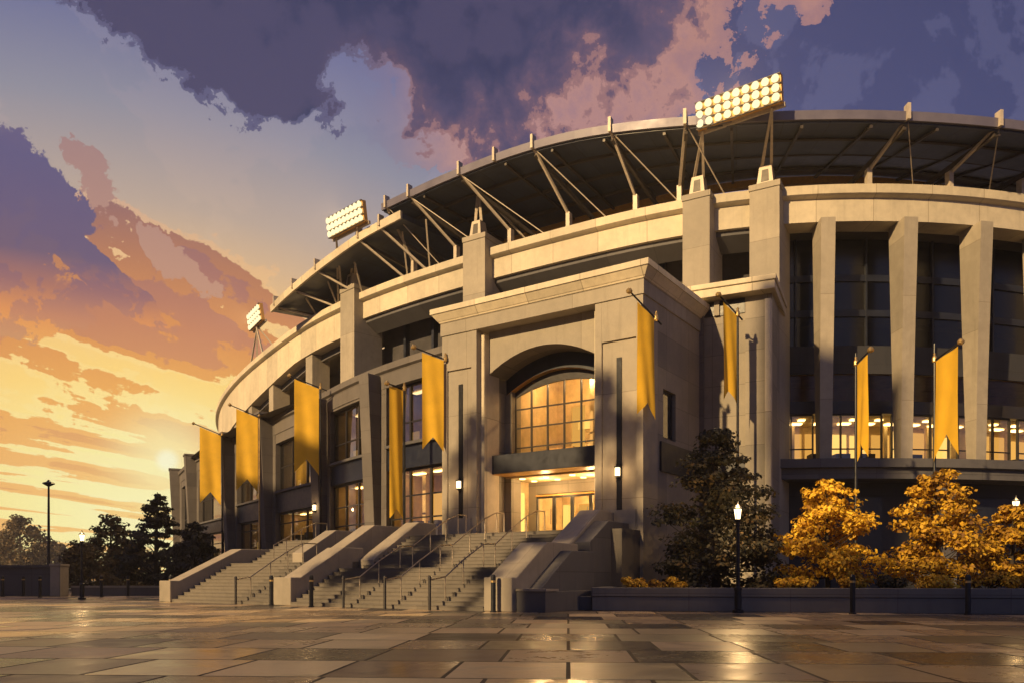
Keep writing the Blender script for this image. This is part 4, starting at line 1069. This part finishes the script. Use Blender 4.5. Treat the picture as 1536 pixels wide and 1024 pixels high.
def layer(col, dens, lo, hi, ccol, op=1.0):
    f = wt.sstep(dens, lo, hi)
    return wt.mix(wt.m('MULTIPLY', f, op) if op < 1 else f, col, ccol)
nA_ = wt.noise(V, .95, 7, .56, .25); nB_ = wt.noise(D3, 7.5, 8, .60, .3); nC_ = wt.noise(V, 1.9, 6, .55, .3)
nD_ = wt.noise(D3, 8.5, 8, .6, .0); nE_ = wt.noise(D3, 19.0, 9, .68, .25)
# thin high veil, tone variation
skyc = wt.mix(wt.m('MULTIPLY', wt.sstep(nB_, .50, .525), wt.lstep(dist, 8, 20, .05, .30)), skyc, wt.ramp(gf, [(0, lin(255, 240, 170)), (.2, lin(240, 205, 150)), (.3, lin(205, 176, 150)), (.42, lin(150, 142, 160)), (.55, lin(112, 112, 148)), (1, lin(80, 78, 118))]))
streakcol = wt.ramp(gf, [(0, lin(252, 214, 132)), (4/60, lin(248, 192, 112)), (8/60, lin(238, 170, 84)), (12/60, lin(218, 144, 78)), (16/60, lin(180, 120, 88)), (20/60, lin(130, 98, 108)), (28/60, lin(100, 90, 122)), (40/60, lin(74, 70, 108)), (1, lin(55, 55, 92))])
edgecol = wt.ramp(gf, [(0, lin(255, 248, 190)), (8/60, lin(255, 226, 146)), (14/60, lin(250, 200, 128)), (20/60, lin(214, 160, 130)), (30/60, lin(150, 118, 136)), (1, lin(80, 74, 110))])
shadecol = wt.mix(.45, streakcol, lin(120, 84, 104))
# streaked low clouds: present under about 18 degrees, thinning out above
low = wt.lstep(el, 1, 12, -.03, .012)
hi = wt.lstep(el, 17, 25, .0, -.16)
rgt = wt.lstep(az, -21, -9, 0, -.10)
puff = wt.m('MULTIPLY', wt.m('SUBTRACT', nE_, .5), wt.lstep(el, 3, 12, .10, .26))
dS = wt.m('ADD', wt.m('MULTIPLY', nA_, .62), wt.m('MULTIPLY', nC_, .38))
for extra in (puff, low, hi, rgt): dS = wt.m('ADD', dS, extra)
skyc = layer(skyc, dS, .470, .482, edgecol, .55); skyc = layer(skyc, dS, .500, .508, streakcol)
skyc = layer(skyc, dS, .555, .565, wt.mix(.55, streakcol, wt.ramp(gf, [(0, lin(240, 180, 100)), (8/60, lin(205, 134, 96)), (14/60, lin(160, 106, 106)), (20/60, lin(118, 92, 116)), (1, lin(60, 60, 100))])))
# left cumulus bank
bL = wt.m('MAXIMUM', blob(-36.0, 23.0, 11.0, 5.9, -44), blob(-28.5, 19.5, 7.0, 1.2, -34))
nF_ = wt.noise(D3, 3.6, 4, .5, .0)
nM_ = wt.m('ADD', wt.m('MULTIPLY', wt.m('SUBTRACT', nD_, .5), .95), wt.m('MULTIPLY', wt.m('SUBTRACT', nE_, .5), .48))
dL = wt.m('ADD', wt.m('MULTIPLY', bL, .55), nM_)
cumul = wt.ramp(wt.lstep(el, 13, 29), [(0, lin(244, 178, 88)), (.17, lin(224, 146, 82)), (.28, lin(170, 112, 96)), (.39, lin(112, 90, 112)), (.7, lin(96, 88, 124)), (.85, lin(112, 98, 128)), (1, lin(146, 122, 138))])
cumul = wt.mix(wt.m('MULTIPLY', wt.sstep(nE_, .47, .50), .3), cumul, lin(92, 82, 122))
skyc = layer(skyc, dL, .045, .065, cumul)
# small detached puffs drifting off the bank
bP = wt.m('MAXIMUM', blob(-27.5, 24.0, 4.5, 1.7, -35), blob(-23, 20.0, 6, 1.3, -30))
dP = wt.m('ADD', wt.m('MULTIPLY', bP, .22), nM_)
skyc = layer(skyc, dP, .135, .145, wt.ramp(gf, [(0, lin(225, 165, 110)), (.25, lin(190, 142, 118)), (.4, lin(150, 122, 128)), (1, lin(110, 100, 130))]))
# great dark cloud overhead
azp = wt.m('MAXIMUM', az, 0.0); azn = wt.m('MINIMUM', az, 0.0)
edge_el = wt.m('ADD', wt.m('ADD', 28.6, wt.m('MULTIPLY', wt.m('MULTIPLY', azn, azn), .0055)), wt.m('MULTIPLY', wt.m('MULTIPLY', azp, azp), .022))
hump = wt.m('MULTIPLY', wt.m('MAXIMUM', blob(-10.3, 31.3, 5.2, 3.4), 0.0), -.34)
tong = wt.m('MULTIPLY', wt.m('MAXIMUM', blob(-19.5, 31.5, 7.5, 2.2, -24), 0.0), .26)
dT = wt.m('ADD', wt.m('ADD', wt.m('MULTIPLY', wt.m('SUBTRACT', el, edge_el), .045), nM_), wt.m('ADD', wt.m('ADD', hump, tong), wt.m('MULTIPLY', wt.m('SUBTRACT', nF_, .5), .75)))
rimc = wt.mix(wt.sstep(az, -12, -4), lin(108, 106, 140), wt.ramp(wt.lstep(dT, -.12, .03), [(0, lin(176, 128, 124)), (.5, lin(196, 140, 122)), (1, lin(150, 108, 116))]))
dTc = wt.ramp(wt.lstep(dT, .0, .30), [(0, lin(112, 86, 104)), (.22, lin(86, 74, 102)), (.55, lin(62, 61, 94)), (1, lin(50, 52, 86))])
dTc = wt.mix(wt.lstep(az, -14, -5, 1, 0), dTc, lin(55, 57, 91))
dTc = wt.mix(wt.m('MULTIPLY', wt.sstep(nD_, .47, .56), .40), dTc, lin(92, 82, 112))
skyc = wt.mix(wt.m('MULTIPLY', wt.sstep(dT, -.15, -.14), wt.lstep(az, -12, -3, 0, .75)), skyc, rimc)
skyc = wt.mix(wt.sstep(dT, -.035, -.025), skyc, wt.mix(.5, rimc, dTc)); skyc = layer(skyc, dT, .0, .012, dTc)
# sun disc behind thin cloud
sd = wt.m('SQRT', wt.m('ADD', wt.m('POWER', wt.m('SUBTRACT', az, -23.2), 2.0), wt.m('POWER', wt.m('SUBTRACT', el, 7.6), 2.0)))
skyc = wt.mix(wt.m('MULTIPLY', wt.sstep(sd, 5.0, .4), .75), skyc, lin(255, 244, 178)); skyc = wt.mix(wt.m('MULTIPLY', wt.m('MULTIPLY', wt.sstep(sd, .95, .3), .85), wt.sstep(dS, .72, .6)), skyc, lin(255, 253, 215))
# brighter glow of the sunset for the light it sheds, below the horizon a dim ground tone
skyc = wt.mix(wt.sstep(el, -.5, -3), skyc, lin(70, 60, 60))
back = wt.m('MULTIPLY', wt.lstep(Y, .05, -.7), wt.lstep(el, -2, 12))
skyc = wt.mix(wt.m('MULTIPLY', back, .85), skyc, (.15, .18, .34, 1))   # pale lilac anti-twilight behind the viewer
nish = wt.new('ShaderNodeTexSky', sky_type='NISHITA'); nish.sun_disc = False
nish.sun_elevation = R(SUN_EL); nish.sun_rotation = R(SUN_AZ)
bg1 = wt.new('ShaderNodeBackground'); wt.l.new(skyc, bg1.inputs[0]); bg1.inputs[1].default_value = .76
bg2 = wt.new('ShaderNodeBackground'); wt.l.new(nish.outputs[0], bg2.inputs[0]); bg2.inputs[1].default_value = .004
ad = wt.new('ShaderNodeAddShader'); wt.l.new(bg1.outputs[0], ad.inputs[0]); wt.l.new(bg2.outputs[0], ad.inputs[1])
ow = wt.new('ShaderNodeOutputWorld'); wt.l.new(ad.outputs[0], ow.inputs[0])

sl = bpy.data.lights.new('sun', 'SUN'); sl.energy = 5; sl.angle = R(1.0); sl.color = (1, .68, .31)
so = bpy.data.objects.new('sun', sl); COL.objects.link(so)
tosun = Vector((math.sin(R(SUN_AZ))*math.cos(R(SUN_EL)), math.cos(R(SUN_AZ))*math.cos(R(SUN_EL)), math.sin(R(SUN_EL))))
so.rotation_euler = tosun.to_track_quat('Z', 'Y').to_euler()

# ================================================================== HAZE
hm = bpy.data.materials.new('evening_haze'); hm.use_nodes = True; ht_ = NT(hm.node_tree); hm.node_tree.nodes.clear()
pv = ht_.new('ShaderNodeVolumePrincipled'); pv.inputs['Color'].default_value = (.92, .86, .84, 1); pv.inputs['Density'].default_value = .0005; pv.inputs['Anisotropy'].default_value = .2
oh = ht_.new('ShaderNodeOutputMaterial'); ht_.l.new(pv.outputs[0], oh.inputs['Volume']); M['haze'] = hm
mb = MB(); mb.box(-262, 262, -92, 292, -1, 44, 'haze'); tag(mb.build('haze'), kind='stuff')

# ================================================================== CAMERA
cam = bpy.data.cameras.new('camera'); co = bpy.data.objects.new('camera', cam); COL.objects.link(co)
cam.sensor_width = 36; cam.lens = 36*1207/1536; cam.shift_y = (865-512)/1536; cam.clip_end = 6000; cam.clip_start = .1
co.location = (0, 0, 1.2); co.rotation_euler = (R(90), 0, 0); SC.camera = co
SC.view_settings.view_transform = 'Standard'; SC.view_settings.look = 'None'; SC.view_settings.exposure = .4; SC.view_settings.gamma = 1
SC.cycles.use_denoising = True
SC.cycles.max_bounces = 8; SC.cycles.diffuse_bounces = 3; SC.cycles.glossy_bounces = 4; SC.cycles.transparent_max_bounces = 16
SC.cycles.sample_clamp_indirect = 6; SC.cycles.caustics_reflective = False; SC.cycles.caustics_refractive = False
